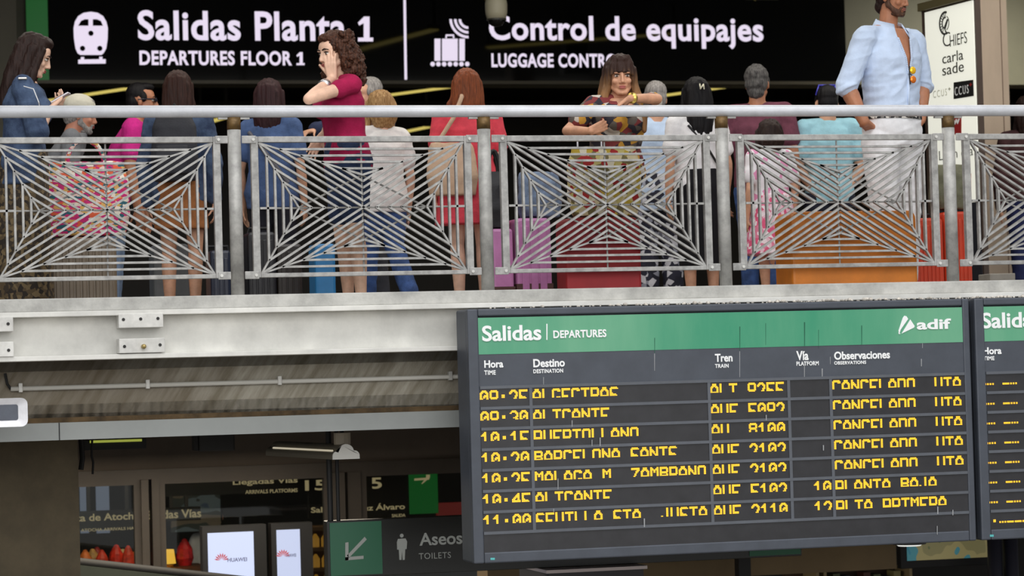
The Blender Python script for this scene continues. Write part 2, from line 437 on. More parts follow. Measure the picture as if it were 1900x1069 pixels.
# ------------------------------------------------------------------ departure boards
GL = {
'A': "..####.. ..####.. .######. ###..### ##....## ##....## ##....## ########",
'L': "##...... ##...... ##...... ##...... ##...... ##...... ##...... ##......",
'G': ".######. ######## ##...### ##...... ##...... ##...... ##...... ##..####",
'E': "######## ######## ##...... ##...... ##...... ##...... ######.. ######..",
'C': ".######. ######## ##...### ##...... ##...... ##...... ##...... ##......",
'I': "######## ######## ...##... ...##... ...##... ...##... ...##... ...##...",
'R': "#######. ######## ##....## ##....## ##....## ##....## ######## #######.",
'P': "#######. ######## ##....## ##....## ##....## ##....## ######## ########",
'S': ".######. ######## ##...... ##...... ##...... ###..... ######.. #######.",
'T': "######## ######## ...##... ...##... ...##... ...##... ...##... ...##...",
'N': "##....## ##....## ###...## ####..## #####.## ##.##.## ##..#### ##...###",
'U': "##....## ##....## ##....## ##....## ##....## ##....## ##....## ##....##",
'V': "##....## ##....## ##....## ##....## ##....## ##....## ##....## ##....##",
'D': "#######. ######## ##....## ##....## ##....## ##....## ##....## ##....##",
'O': ".######. ######## ##....## ##....## ##....## ##....## ##....## ##....##",
'B': "#######. ######## ##....## ##....## ######## #######. ##....## ########",
'M': "##....## ###..### ######## ##.##.## ##.##.## ##....## ##....## ##....##",
'Z': "######## ######## .....### ....###. ....##.. ...##... ...##... ..##....",
'J': ".....##. .....##. .....##. .....##. .....##. .....##. .....##. ##...##.",
'0': "..####.. .######. ###..### ##....## ##..#### ##.##### ##.##.## ###...##",
'1': "...##... ..###... .####... #####... ...##... ...##... ...##... ...##...",
'2': "..####.. .######. ###..### ##....## ......## .....### .....##. ....###.",
'3': "..####.. .######. ##...### ......## ......## .....### ...####. .....###",
'4': ".....##. ....###. ...####. ..#####. .###.##. ###..##. ########  ######## ",
'5': "######## ######## ##...... ##...... ##...... ###..... ######.. #######.",
'8': ".######. ######## ##....## ##....## ######## .######. ##....## ##....##",
'9': ".######. ######## ##....## ##....## ##....## ##....## ######## .######.",
':': "........ ........ ........ ........ ..###... ..###... ..###... ........",
'-': "........ ........ ........ ........ ........ ........ ........ ########",
'~': "........ ........ ........ ........ ........ ........ ##.##.## ##.##.##",
'_': "........ ........ ........ ........ ........ ........ ######## ########",
}
m_led = emis('amber_led', (255, 186, 30), 2.2)
m_led2 = emis('orange_led', (255, 140, 24), 1.6)
def led(F, s, u, v, pitch, name, parent, material, rows=None):
    k0 = None
    for i, ch in enumerate(s+' '):
        if ch != ' ' and k0 is None: k0 = i
        if ch == ' ' and k0 is not None:
            led_word(F, s[k0:i], u+k0*pitch, v, pitch, name, parent, material, rows); k0 = None
def led_word(F, s, u, v, pitch, name, parent, material, rows=None):
    b = MB(); g = pitch/9.0; vs = []
    for ci, ch in enumerate(s):
        if ch == ' ': continue
        for r, row in enumerate(GL[ch].split()[:8]):
            if rows and r not in rows: continue
            for c, on in enumerate(row):
                if on != '#': continue
                x, y = u+ci*pitch+c*g, v-r*g*1.02; h = g*.40
                q = [b.bm.verts.new(F.pt(x+a*h, y+d*h, .0035)) for a, d in ((-1, -1), (1, -1), (1, 1), (-1, 1))]
                b.bm.faces.new(q)
    return b.build(name, material, parent)

YB = -0.42
Fd = Frame((0, YB, 0))
m_green = mat('board_green', (46, 140, 106), .4, 0, .0, 1.2, 0, None, col2=(104, 166, 132), stretch=(.55, 1, .12), spec=.4)
m_well = mat('display_black', (44, 44, 47), .35, 0, .12, 7)
m_grid = mat('board_grid_grey', (88, 92, 99), .5, .1, .05, 8)
m_teal = mat('teal_sticker', (84, 178, 178), .5)
rows = [('09:25', 'ALGECIRAS', 'ALT 9255', '', 'CANCELADO  VTA'),
        ('09:30', 'ALICANTE', 'AVE 5092', '', 'CANCELADO  VTA'),
        ('10:15', 'PUERTOLLANO', 'AV  8100', '', 'CANCELADO  VTA'),
        ('10:20', 'BARCELONA SANTS', 'AVE 2102', '', 'CANCELADO  VTA'),
        ('10:25', 'MALAGA M  ZAMBRANO', 'AVE 2102', '', 'CANCELADO  VTA'),
        ('10:45', 'ALICANTE', 'AVE 5102', '10', 'PLANTA BAJA'),
        ('11:00', 'SEVILLA STA  JUSTA', 'AVE 2110', '12', 'PLTA PRIMERA')]
def departure_board(second=False):
    if not second:
        u0, vt = Fd.uv(866, 574); u1, _ = Fd.uv(1796, 560); vb = Fd.uv(872, 1047)[1]
        lab = 'large grey departure board with green header, seven lit amber rows and full column headings'
    else:
        u0, vt = Fd.uv(1806, 560); u1 = u0+2.85; vb = Fd.uv(1806, 1001)[1]; lab = 'grey departure board cut by the frame edge, showing only amber dashes'
        vt, vb = BT
    t = thing('departure_board', lab, 'departure board', (u0, YB+.25, vb), group='departure boards')
    cab = MB().box2((u0, YB+.03, vb), (u1, YB+.26, vt)).build('cabinet', m_board, t, bevel=.012)
    fw = .062
    fr = MB()
    fr.box2((u0, YB-.012, vb), (u0+fw, YB+.04, vt)); fr.box2((u1-fw*.7, YB-.012, vb), (u1, YB+.04, vt))
    fr.box2((u0+fw, YB-.012, vt-.042), (u1-fw*.7, YB+.04, vt)); fr.box2((u0+fw, YB-.012, vb), (u1-fw*.7, YB+.04, vb+.062))
    fr.build('frame', m_board, t, bevel=.008)
    gv1 = Fd.uv(888, 590)[1]; gv0 = Fd.uv(888, 658)[1]
    if second: gv1, gv0 = GV
    MB().box2((u0+fw, YB-.006, gv0), (u1-fw*.7, YB+.03, gv1)).build('header_panel', m_green, t)
    MB().box2((u0+fw, YB-.004, vb+.06), (u1-fw*.7, YB+.03, gv0)).build('heading_panel', m_board, t)
    return t, u0, u1, vt, vb, gv1, gv0
t, u0, u1, vt, vb, gv1, gv0 = departure_board(); BT = (vt, vb); GV = (gv1, gv0)
brd = t
text('header_lettering', 'Salidas', Fd, (894, 634, 1003, 602), m_white, t, .024, .008)
MB().prism(Fd, pxs(Fd, [(1013, 631), (1015, 631), (1015, 601), (1013, 601)]), .006, .009).build('divider', m_white, t)
text('header_lettering', 'DEPARTURES', Fd, (1026, 628, 1124, 611), m_white, t, .03, .008, space=1.05)
for s1, b1, s2, b2 in (('Hora', (898, 683, 933, 668), 'TIME', (898, 696, 919, 687)),
                       ('Destino', (989, 682, 1047, 665), 'DESTINATION', (989, 693, 1044, 684)),
                       ('Tren', (1326, 672, 1358, 656), 'TRAIN', (1326, 683, 1351, 675)),
                       ('Vía', (1477, 669, 1499, 651), 'PLATFORM', (1477, 679, 1518, 670)),
                       ('Observaciones', (1547, 668, 1650, 650), 'OBSERVATIONS', (1547, 677, 1606, 669))):
    text('heading_lettering', s1, Fd, b1, m_white, t, .03, .006); text('heading_lettering', s2, Fd, b2, m_white, t, .03, .006, space=1.1)
# logo: leaf-like folded triangle and the word adif
lg = MB()
lg.prism(Fd, pxs(Fd, [(1666, 614), (1674, 590), (1677, 586), (1681, 587), (1684, 592), (1670, 612), (1668, 619)]), .006, .009)
lg.prism(Fd, pxs(Fd, [(1672, 619), (1688, 593), (1696, 605), (1695, 608)]), .006, .009)
lg.prism(Fd, pxs(Fd, [(1666, 616), (1670, 619.5), (1669, 620), (1666.5, 620)]), .006, .009)
lg.build('logo', m_white, t)
text('logo_lettering', 'adif', Fd, (1700, 612, 1763, 591), m_white, t, .03, .008)
# display wells
YR = [722, 760.6, 799, 837.5, 876, 914.7, 953.4, 992.5]
ud = [Fd.uv(px, 850)[0] for px in (890, 987, 1318, 1466, 1544, 1786)]
uL, uR = u0+.062, u1-.044
zrows = [Fd.uv(891, y)[1] for y in YR]; zbot = Fd.uv(891, 1029)[1]
MB().box2((uL, YB-.007, zbot), (uR, YB-.003, zrows[0])).build('display_window', m_well, t)
gr = MB()
for z in zrows: gr.box2((uL, YB-.014, z-.001), (uR, YB-.004, z+.0155))
for u in ud[1:-1]: gr.box2((u-.009, YB-.013, zrows[-1]), (u+.009, YB-.004, zrows[0]))
gr.build('grid_bars', m_grid, t)
FL = Frame((0, YB-.007, 0))
pit = .0575
uh, udn, ut_, uo = [FL.uv(px, 850)[0] for px in (893, 992, 1322, 1549)]
uv_ = FL.uv(1509, 850)[0]
for k, (hh, de, tr, vi, ob) in enumerate(rows):
    z = zrows[k]-.012
    mm = m_led if k % 3 else m_led
    led(FL, hh, uh+.003, z, pit, 'led_lettering', t, m_led); led(FL, de, udn, z, pit, 'led_lettering', t, m_led)
    led(FL, tr, ut_, z, pit*1.005, 'led_lettering', t, m_led if k % 2 else m_led)
    if vi: led(FL, vi, uv_, z, pit*1.01, 'led_lettering', t, m_led)
    led(FL, ob, uo, z, pit*1.026, 'led_lettering', t, m_led)
MB().prism(Fd, pxs(Fd, [(909, 1039), (917, 1039), (917, 1035), (909, 1035)]), .0125, .0135).build('sticker', m_teal, t)
# dried drips run down the face
dk, lt = MB(), MB()
for x, y0, y1, w_ in ((1214, 627, 655, 1.2), (1372, 606, 650, 1.6), (1420, 600, 640, .8), (1492, 598, 642, 2.2), (1518, 612, 646, .8), (1598, 604, 640, 1.6)):
    dk.prism(Fd, pxs(Fd, [(x-w_*.5, y0), (x+w_*.5, y0), (x+w_*.3, y1), (x-w_*.2, y1)]), .0062, .0070)
for x, y0, y1, w_ in ((1214, 656, 688, 1.2), (1372, 652, 700, 1.2), (1492, 670, 702, 1.4), (1525, 684, 700, 2.0), (1709, 666, 680, 1.6), (1008, 700, 716, 1.2), (1711, 632, 646, 1.0), (1540, 662, 676, 1.0)):
    lt.prism(Fd, pxs(Fd, [(x-w_*.5, y0), (x+w_*.5, y0), (x+w_*.4, y1), (x-w_*.3, y1)]), .0042, .0050)
for x, y0, y1, w_ in ((1060, 780, 792, 1.6), (1112, 812, 828, 2), (1097, 816, 828, 1.4), (1194, 962, 978, 2.2), (1034, 888, 908, 1.4), (1420, 770, 780, 1.8), (1526, 826, 836, 2), (1738, 940, 954, 2.2), (1766, 946, 956, 1.8), (1737, 976, 992, 1.2), (1026, 944, 950, 1.4)):
    lt.prism(Fd, pxs(Fd, [(x-w_*.5, y0), (x+w_*.5, y0), (x+w_*.5, y1), (x-w_*.4, y1)]), .0145, .0155)
dk.build('drip_stain', mat('green_drip', (20, 92, 66), .6), t); lt.build('drip_stain', mat('pale_drip', (150, 152, 154), .7), t)
# hangers up to the beam
hg = MB()
for k in (.18, .5, .82): hg.box2((u0+(u1-u0)*k-.03, YB+.18, vt-.05), (u0+(u1-u0)*k+.03, -.151, vt+.0))
hg.build('hanger', m_board, t)
t2, a0, a1, *_ = departure_board(True)
text('header_lettering', 'Salidas', Fd, (1820, 610, 1929, 578), m_white, t2, .024, .008)
text('heading_lettering', 'Hora', Fd, (1823, 658, 1857, 644), m_white, t2, .03, .006); text('heading_lettering', 'TIME', Fd, (1824, 669, 1844, 661), m_white, t2, .03, .006, space=1.1)
MB().box2((a0+.062, YB-.007, zbot), (a1-.044, YB-.003, zrows[0])).build('display_window', m_well, t2)
gr = MB()
for z in zrows[:]: gr.box2((a0+.062, YB-.014, z-.001), (a1-.044, YB-.004, z+.0155))
gr.build('grid_bars', m_grid, t2)
ul2 = FL.uv(1822, 850)[0]
for k in range(8):
    led(FL, '_~ _~ ~_ ~ _~_~ __ ~_' if k < 7 else '::~___~_:_ ~_ :__~', ul2, zrows[k]-.022, pit*.87, 'led_lettering', t2, m_led)
MB().prism(Fd, pxs(Fd, [(1835, 996), (1842, 996), (1842, 992), (1835, 992)]), .0125, .0135).build('sticker', m_teal, t2)
hg = MB()
for k in (.18, .82): hg.box2((a0+(a1-a0)*k-.03, YB+.18, vt-.05), (a0+(a1-a0)*k+.03, -.151, vt))
hg.build('hanger', m_board, t2)
# grit and droppings lying on the boards' top
gb = MB(); rg = random.Random(3)
for k in range(620):
    u = u0+.05+(a1-u0-.05)*(rg.random()**.62); 
    if u1-.02 < u < a0+.02: pass
    r = .004+.009*rg.random()**2
    gb.ball((u, YB+.0+.10*rg.random(), vt+r*.85), (r*1.3, r, r*.8), seg=5)
o = gb.build('debris', mat('pale_grit', (196, 190, 180), .9, 0, .25, 60)); tag(o, 'pale grit and droppings lying along the top of the departure boards', 'debris', kind='stuff')

# ------------------------------------------------------------------ white floodlight, left edge
t = thing('floodlight', 'white floodlight housing with a grey glass front at the left edge', 'floodlight', at(-10, 765, -.32), group=None)
Ff = Frame((0, -.36, 0))
a = Ff.uv(-70, 795); b = Ff.uv(50, 738)
hsg = MB(); r0 = rrect(a[0], a[1], b[0], b[1], .035)
hsg.prism(Ff, r0, -.05, .0)
hsg.build('housing', mat('floodlight_white', (222, 222, 226), .4, 0, .05, 12), t, bevel=.006)
rim = MB(); outer = rrect(a[0], a[1], b[0], b[1], .035); inner = rrect(a[0]+.03, a[1]+.035, b[0]-.05, b[1]-.035, .012)
vo = [rim.bm.verts.new(Ff.pt(u, v, .03)) for u, v in outer]; vi = [rim.bm.verts.new(Ff.pt(u, v, .008)) for u, v in inner]; vq = [rim.bm.verts.new(Ff.pt(u, v, -.0)) for u, v in outer]
n = len(vo)
for k in range(n):
    rim.bm.faces.new((vo[k], vo[(k+1) % n], vi[(k+1) % n], vi[k])); rim.bm.faces.new((vq[k], vq[(k+1) % n], vo[(k+1) % n], vo[k]))
rim.build('bezel', MATS['floodlight_white'], t)
MB().prism(Ff, inner, .002, .010).build('glass', mat('grey_lamp_glass', (70, 76, 88), .25, 0, .15, 3), t)
c0 = Ff.pt((a[0]+b[0])/2-.08, b[1]-.01, -.03)
MB().tube(c0, (c0.x-.02, -.08, c0.z+.14), .07, .04, 12).box2((c0.x-.05, -.30, c0.z-.01), (c0.x+.03, .299, c0.z+.03)).build('arm', MATS['floodlight_white'], t)

# ------------------------------------------------------------------ upper hall: bulkhead, lit sign, column, light strips
YS = 12.2
Fs = Frame((0, YS, 0))
zs = Fs.uv(750, 150)[1]
m_bulk = mat('olive_grey_bulkhead', (112, 110, 92), .6, 0, .06, 1.2)
bx('wall_bulkhead', (XL, YS+.09, zs-.02), (XR, YS+.5, CEIL+.01), m_bulk)
su0, su1 = Fs.uv(50, 100)[0], Fs.uv(1570, 100)[0]
t = thing('wayfinding_sign', 'wide black illuminated sign with train and suitcase pictograms, above the crowd', 'sign', (su0, YS+.05, zs))
ztop = CEIL-.05
MB().box2((su0, YS, zs), (su1, YS+.085, ztop)).build('panel', m_black, t, bevel=.004)
gu = Fs.uv(90, 100)[0]
MB().box2((su0, YS-.012, zs), (gu, YS+.002, ztop)).build('green_end', emis('sign_green', (16, 96, 36), .55), t)
MB().box2((su0, YS-.02, zs-.035), (su1, YS+.09, zs)).build('lower_trim', mat('sign_trim', (66, 60, 44), .4, .3), t)
# train pictogram
tr = MB(); tr.prism(Fs, pxs(Fs, [(137, 70), (136.5, 52), (139, 40), (145, 30), (155, 24), (168, 22), (181, 24), (191, 30), (197, 40), (200, 52), (199.5, 72), (197, 90), (192, 99), (188, 102), (149, 102), (144, 99), (140, 90)]), .004, .008)
tr.prism(Fs, pxs(Fs, [(145, 118.5), (196, 118), (196, 110), (190, 110), (190, 105.5), (184, 105.5), (184, 110), (156, 110.5), (156, 106), (150, 106), (150, 110.5), (145, 111)]), .004, .008)
tr.build('train_pictogram', m_lit, t)
tw = MB()
tw.prism(Fs, pxs(Fs, [(145, 48), (164, 48), (164, 36), (157, 36), (150, 39)]), .0085, .010); tw.prism(Fs, pxs(Fs, [(172, 48), (191, 48), (187, 39), (180, 36), (172, 36)]), .0085, .010)
for px, py, r in ((168.5, 62, 5), (153, 90, 5), (185, 90, 5)):
    c = Fs.uv(px, py); tw.prism(Fs, circ(c[0], c[1], r*.0054), .0085, .010)
tw.build('train_windows', m_black, t)
text('sign_lettering', 'Salidas Planta', Fs, (256, 75, 641, 22), m_lit, t, .024, .006, space=1.05); one('sign_lettering', Fs, (664, 77, 692, 31), m_lit, t)
text('sign_lettering', 'DEPARTURES FLOOR', Fs, (259, 121, 541, 95), m_lit, t, .03, .006, space=1.08); one('sign_lettering', Fs, (550, 121, 565, 97), m_lit, t)
MB().prism(Fs, pxs(Fs, [(750.5, 148), (755, 148), (752.5, -20), (748, -20)]), .004, .008).build('divider', m_lit, t)
# suitcase pictogram
sc_ = MB()
for p in ([(806, 113), (817, 113), (817, 72), (806, 72)], [(820, 113), (849, 113), (849, 72), (820, 72)], [(852, 113), (862, 113), (862, 72), (852, 72)],
          [(826, 71), (829, 71), (829, 67), (840, 67), (840, 71), (843, 71), (842, 64), (827, 64)]):
    sc_.prism(Fs, pxs(Fs, p), .004, .008)
for k in range(7):
    c = Fs.uv(802.5+k*10.7, 119); sc_.prism(Fs, circ(c[0], c[1], .024), .004, .008)
cw = Fs.uv(868, 36)
for r in (.075, .125, .175):
    p = [(cw[0]+r*math.cos(rad(180+k*10)), cw[1]+r*math.sin(rad(180+k*10))) for k in range(10)] + [(cw[0]+(r+.026)*math.cos(rad(270-k*10)), cw[1]+(r+.026)*math.sin(rad(270-k*10))) for k in range(10)]
    sc_.prism(Fs, p, .004, .008)
sc_.build('suitcase_pictogram', m_lit, t)
text('sign_lettering', 'Control de equipajes', Fs, (908, 89, 1415, 32), m_lit, t, .024, .006, space=1.05)
text('sign_lettering', 'LUGGAGE CONTROL', Fs, (912, 125, 1156, 100), m_lit, t, .03, .006, space=1.08)
# yellow strip lamps on the hall ceiling, seen under the sign and mirrored in it
m_strip = emis('yellow_strip_lamp', (226, 206, 110), .85)
m_strip_body = mat('strip_housing', (60, 56, 44), .5)
def strip(p, q, label):
    t = thing('strip_light', label, 'strip light', (p+q)/2, group='yellow strip lights on the hall ceiling')
    MB().bar(p+Vector((0, 0, .03)), q+Vector((0, 0, .03)), .16, .05, (0, 0, 1)).build('housing', m_strip_body, t)
    MB().bar(p, q, .12, .02, (0, 0, 1)).build('tube', m_strip, t)
    MB().box2((p.x-.02, p.y-.02, p.z+.05), (p.x+.02, p.y+.02, CEIL-.003)).build('bracket', m_strip_body, t); MB().box2((q.x-.02, q.y-.02, q.z+.05), (q.x+.02, q.y+.02, CEIL-.003)).build('bracket', m_strip_body, t)
ZS = 3.1
for (x0, y0, x1, y1, lab) in ((85, 187, 283, 157, 'yellow strip light under the sign, above the woman holding a phone'),
                              (708, 178, 868, 157, 'yellow strip light under the sign, between the blonde and the woman in coral'),
                              (1225, 178, 1378, 157, 'yellow strip light under the sign, beside the black haired woman with a hair clip'),
                              (372, 231, 420, 217, 'short yellow strip light glimpsed low behind the woman with the backpack'),
                              (738, 247, 792, 236, 'short yellow strip light glimpsed low beside the woman in white')):
    strip(atz(x0, y0, ZS), atz(x1, y1, ZS), lab)
def mirrored(px, py, z):
    p = atz(px, py, z); return Vector((p.x, 2*YS-p.y, z))
for (x0, y0, x1, y1, lab) in ((690, 48, 745, 22, 'yellow strip light whose glow is mirrored beside the numeral on the sign'),
                              (650, 96, 805, 55, 'yellow strip light mirrored as a long streak across the sign divider'),
                              (905, 88, 1250, 62, 'yellow strip light mirrored across the lettering over the fringed woman')):
    p, q = mirrored(x0, y0, 3.3), mirrored(x1, y1, 3.3)
    if p.y < YS-.4 and q.y < YS-.4 and min(p.y, q.y) > 1: strip(p, q, lab)
# dome camera
yd = 6.0; p = at(921, 28, yd)
t = thing('dome_camera', 'beige dome security camera hanging in front of the sign lettering', 'security camera', p)
mdc = mat('camera_beige', (170, 164, 140), .5)
MB().loft([(p.x, p.y, p.z-.035, .078, .078), (p.x, p.y, p.z+.02, .090, .090), (p.x, p.y, p.z+.09, .092, .092), (p.x, p.y, p.z+.16, .078, .078), (p.x, p.y, p.z+.21, .05, .05)]).build('housing', mdc, t, smooth=True)
MB().ball((p.x, p.y, p.z-.040), (.070, .070, .058)).build('dome', mat('dome_black', (10, 10, 10), .1), t, smooth=True)
MB().tube((p.x, p.y, p.z+.18), (p.x, p.y, CEIL), .03).build('stem', mdc, t)
MB().loft([(p.x, p.y, p.z-.045, .080, .080), (p.x, p.y, p.z-.032, .082, .082)]).build('ring', mat('camera_ring', (60, 58, 50), .4), t)
# ceiling spotlight box, top edge
p = at(1419, -8, 9)
t = thing('ceiling_spotlight', 'grey framed box spotlight at the top edge, right of the lettering', 'spotlight', p)
fr = MB(); a = .12
fr.box2((p.x-.15, 8.9, p.z-.03), (p.x+.15, 9.1, p.z-.005)); fr.box2((p.x-.17, 8.9, p.z-.03), (p.x-.13, 9.1, p.z+.2)); fr.box2((p.x+.13, 8.9, p.z-.03), (p.x+.17, 9.1, p.z+.2))
fr.build('frame', mat('spot_frame', (74, 76, 62), .5), t, bevel=.01)
MB().box2((p.x-.13, 8.93, p.z-.005), (p.x+.13, 9.07, CEIL)).build('body', m_dark, t)
# left column, right columns
m_col = mat('beige_stone_column', (196, 176, 155), .6, 0, .05, 3, stretch=(1, 1, .3))
m_colg = mat('olive_column', (96, 92, 76), .6, 0, .05, 2)
def column(name, px0, px1, Y, dep, m, base=None):
    x0, x1 = at(px0, 300, Y).x, at(px1, 300, Y).x
    return bx(name, (x0, Y, FLOOR), (x1, Y+dep, CEIL), m), x0, x1
column('wall_column_far', -90, 36, 11.0, .9, m_colg)
c, x0, x1 = column('wall_column', 1816, 1877, 4.9, .34, m_col)
struct(MB().box2((x0+.05, 4.896, FLOOR), (x0+.056, 4.905, CEIL)).box2((x1-.06, 4.896, FLOOR), (x1-.054, 4.905, CEIL)).build('trim_6', mat('column_joint', (120, 98, 84), .7)))
# shop directory pylon
pl = atd(1722, 200, 20.9); pr = atd(1812, 200, 20.25)
ex = Vector((pr.x-pl.x, pr.y-pl.y, 0)); Wp = ex.length
Fp = Frame((pl.x, pl.y, 0), ex)
m_py = emis('pylon_white', (232, 233, 222), .55); m_py.node_tree.nodes['Principled BSDF'].inputs['Base Color'].default_value = rgb(225, 226, 214)
zt = Fp.uv(1722, 22)[1]; zb = Fp.uv(1770, 380)[1]
t = thing('directory_sign', 'tall white illuminated shop directory beside the beige column', 'sign', (pl.x, pl.y, FLOOR))
MB().prism(Fp, [(-.06, FLOOR), (Wp+.02, FLOOR), (Wp+.02, zt+.05), (-.06, zt+.05)], -.05, -.006).build('body', mat('directory_body', (72, 58, 50), .5, .1, .05, 5), t)
MB().prism(Fp, [(0, zb), (Wp, zb), (Wp, zt), (0, zt)], -.005, .004).build('light_panel', m_py, t)
MB().prism(Fp, [(-.06, zt+.015), (Wp+.02, zt+.015), (Wp+.02, zt+.075), (-.06, zt+.075)], -.05, .03).build('top_cap', mat('directory_cap', (104, 96, 66), .4, .4), t)
MB().prism(Fp, [(0, FLOOR), (Wp, FLOOR), (Wp, zb), (0, zb)], -.02, .0).build('plinth', mat('dark_plinth', (40, 42, 50), .5), t)
m_ink = mat('sign_ink', (46, 46, 44), .7); m_inkg = mat('sign_ink_grey', (176, 176, 164), .7); m_inkr = mat('sign_ink_red', (150, 30, 30), .6)
text('directory_lettering', 'HIEFS', Fp, (1764, 87, 1795, 58), m_ink, t, -.005, .005)
text('directory_lettering', 'C', Fp, (1751, 88, 1764, 58), m_ink, t, -.01, .005)
text('directory_lettering', 'carla', Fp, (1750, 119, 1788, 91), m_ink, t, .0, .005)
text('directory_lettering', 'sade', Fp, (1750, 141, 1789, 112), m_ink, t, .0, .005)
text('directory_lettering', 'CCUS', Fp, (1733, 182, 1758, 164), m_inkg, t, -.01, .005, space=1.35)
MB().prism(Fp, pxs(Fp, [(1771, 184), (1808, 178), (1807, 148), (1771, 153)]), .005, .008).build('directory_plate', m_dark, t)
text('directory_lettering', 'CCUS', Fp, (1774, 178, 1799, 157), m_white, t, -.005, .0095, space=1.35)
for x, mm, o in ((1763, m_inkg, .005), (1803, m_inkr, .0095)):
    MB().prism(Fp, pxs(Fp, [(x-.6, 168-(x-1763)*.2), (x+.6, 168-(x-1763)*.2), (x+.6, 162-(x-1763)*.2), (x-.6, 162-(x-1763)*.2)]), o, o+.003).prism(Fp, pxs(Fp, [(x-2.4, 166-(x-1763)*.2), (x+2.4, 165.5-(x-1763)*.2), (x+2.4, 164-(x-1763)*.2), (x-2.4, 164.5-(x-1763)*.2)]), o, o+.003).build('directory_cross', mm, t)
MB().prism(Fp, pxs(Fp, [(1762, 251), (1785, 248), (1785, 215), (1762, 217)]), .005, .008).build('directory_plate', m_inkr, t)
text('directory_lettering', 'w', Fp, (1770, 232, 1783, 220), m_white, t, .03, .0095)
text('directory_lettering', 'L a n d a', Fp, (1744, 298, 1806, 270), m_ink, t, -.01, .005)
MB().prism(Fp, pxs(Fp, [(1800, 362), (1803, 362), (1803, 322), (1800, 322)]), .005, .008).build('directory_bar', m_inkr, t)
# generic feathered-head emblem: a ring of plume strokes round a plain profile
em = MB()
c = Fp.uv(1755, 43); rx_, rz_ = .085, .088
def arc(a0, a1, s0, s1, n=18):
    o = [(c[0]+rx_*s1*math.cos(rad(a0+(a1-a0)*k/n)), c[1]+rz_*s1*math.sin(rad(a0+(a1-a0)*k/n))) for k in range(n+1)]
    return o+[(c[0]+rx_*s0*math.cos(rad(a1+(a0-a1)*k/n)), c[1]+rz_*s0*math.sin(rad(a1+(a0-a1)*k/n))) for k in range(n+1)]
em.prism(Fp, arc(70, 265, .86, 1.05), .005, .008); em.prism(Fp, arc(75, 240, .42, .56), .005, .008)
for k in range(9):
    q = rad(85+k*19); em.bar(Fp.pt(c[0]+rx_*.55*math.cos(q), c[1]+rz_*.55*math.sin(q), .0065), Fp.pt(c[0]+rx_*.9*math.cos(q), c[1]+rz_*.9*math.sin(q), .0065), .006, .003, Fp.n)
em.prism(Fp, arc(-70, 60, .60, .68), .005, .008); em.prism(Fp, [(c[0]-.02, c[1]-.03), (c[0]+.03, c[1]+.03), (c[0]+.045, c[1]+.02), (c[0]+.0, c[1]-.05), (c[0]+.03, c[1]-.085), (c[0]+.01, c[1]-.09)], .005, .008)
em.build('directory_emblem', m_ink, t)
# grey base blocks by the column
for lab, pa, pb, Y, mm in (('light grey block on the floor in front of the beige column', (1838, 515), (1884, 507), 2.6, (150, 146, 138)),):
    a = at(pa[0], 540, Y); b = at(pb[0], pb[1], Y)
    o = MB().box2((a.x, Y, FLOOR), (b.x, Y+.2, b.z)).build('floor_block', mat('block_grey', mm, .7, 0, .06, 8), bevel=.006)
    tag(o, lab, 'block')

# ------------------------------------------------------------------ lower hall
m_low = mat('brown_grey_wall', (98, 88, 78), .8, 0, .08, 1.5)
m_lowcol = mat('brown_concrete_column', (84, 75, 58), .9, 0, .16, 2.5, .2, 30)
zlc = zfa+.02
Yc = 1.2
xr = at(147, 950, Yc).x
bx('wall_pillar', (xr-1.6, Yc, LOW), (xr, Yc+.9, zlc+.001), m_lowcol)
# dark stain patch worn in the pillar (a box of soot)
Fc = Frame((0, Yc, 0))
# back wall of the lower hall with windows
YW = 6.0; Fw = Frame((0, YW, 0))
def zW(px, py): return Fw.uv(px, py)[1]
m_frame = mat('window_frame_brown', (74, 67, 60), .5, .2, .06, 3)
ztr = zW(430, 872)
bx('wall_lower_back', (XL, YW, ztr), (Fw.uv(2100, 900)[0], YW+.15, zlc), m_low)
struct(MB().box2((XL, YW-.05, ztr-.05), (XR, YW+.1, ztr+.03)).build('trim_7', m_frame))
n_w = 0
gm = bpy.data.materials.new('window_glass'); gm.use_nodes = True; nt = gm.node_tree; nt.nodes.clear()
go = nt.nodes.new('ShaderNodeOutputMaterial'); gx = nt.nodes.new('ShaderNodeMixShader'); gt = nt.nodes.new('ShaderNodeBsdfTransparent'); gg = nt.nodes.new('ShaderNodeBsdfGlossy'); gf = nt.nodes.new('ShaderNodeFresnel')
gg.inputs['Roughness'].default_value = .02; gf.inputs[0].default_value = 1.45; gt.inputs[0].default_value = (.86, .88, .86, 1)
nt.links.new(gf.outputs[0], gx.inputs[0]); nt.links.new(gt.outputs[0], gx.inputs[1]); nt.links.new(gg.outputs[0], gx.inputs[2]); nt.links.new(gx.outputs[0], go.inputs[0])
for (a, b) in ((60, 260), (294, 612), (668, 1000)):
    n_w += 1
    u0_, u1_ = Fw.uv(a, 950)[0], Fw.uv(b, 950)[0]
    wn = struct(MB().box2((u0_, YW-.04, ztr-.09), (u1_, YW+.04, ztr-.04)).box2((u0_, YW-.04, LOW), (u1_, YW+.04, LOW+.3)).box2((u0_, YW-.04, LOW+.3), (u0_+.05, YW+.04, ztr-.09)).box2((u1_-.05, YW-.04, LOW+.3), (u1_, YW+.04, ztr-.09)).build('window_%d' % n_w, m_frame))
    g = struct(MB().box2((u0_+.05, YW-.006, LOW+.3), (u1_-.05, YW+.006, ztr-.09)).build('window_pane', gm, wn))
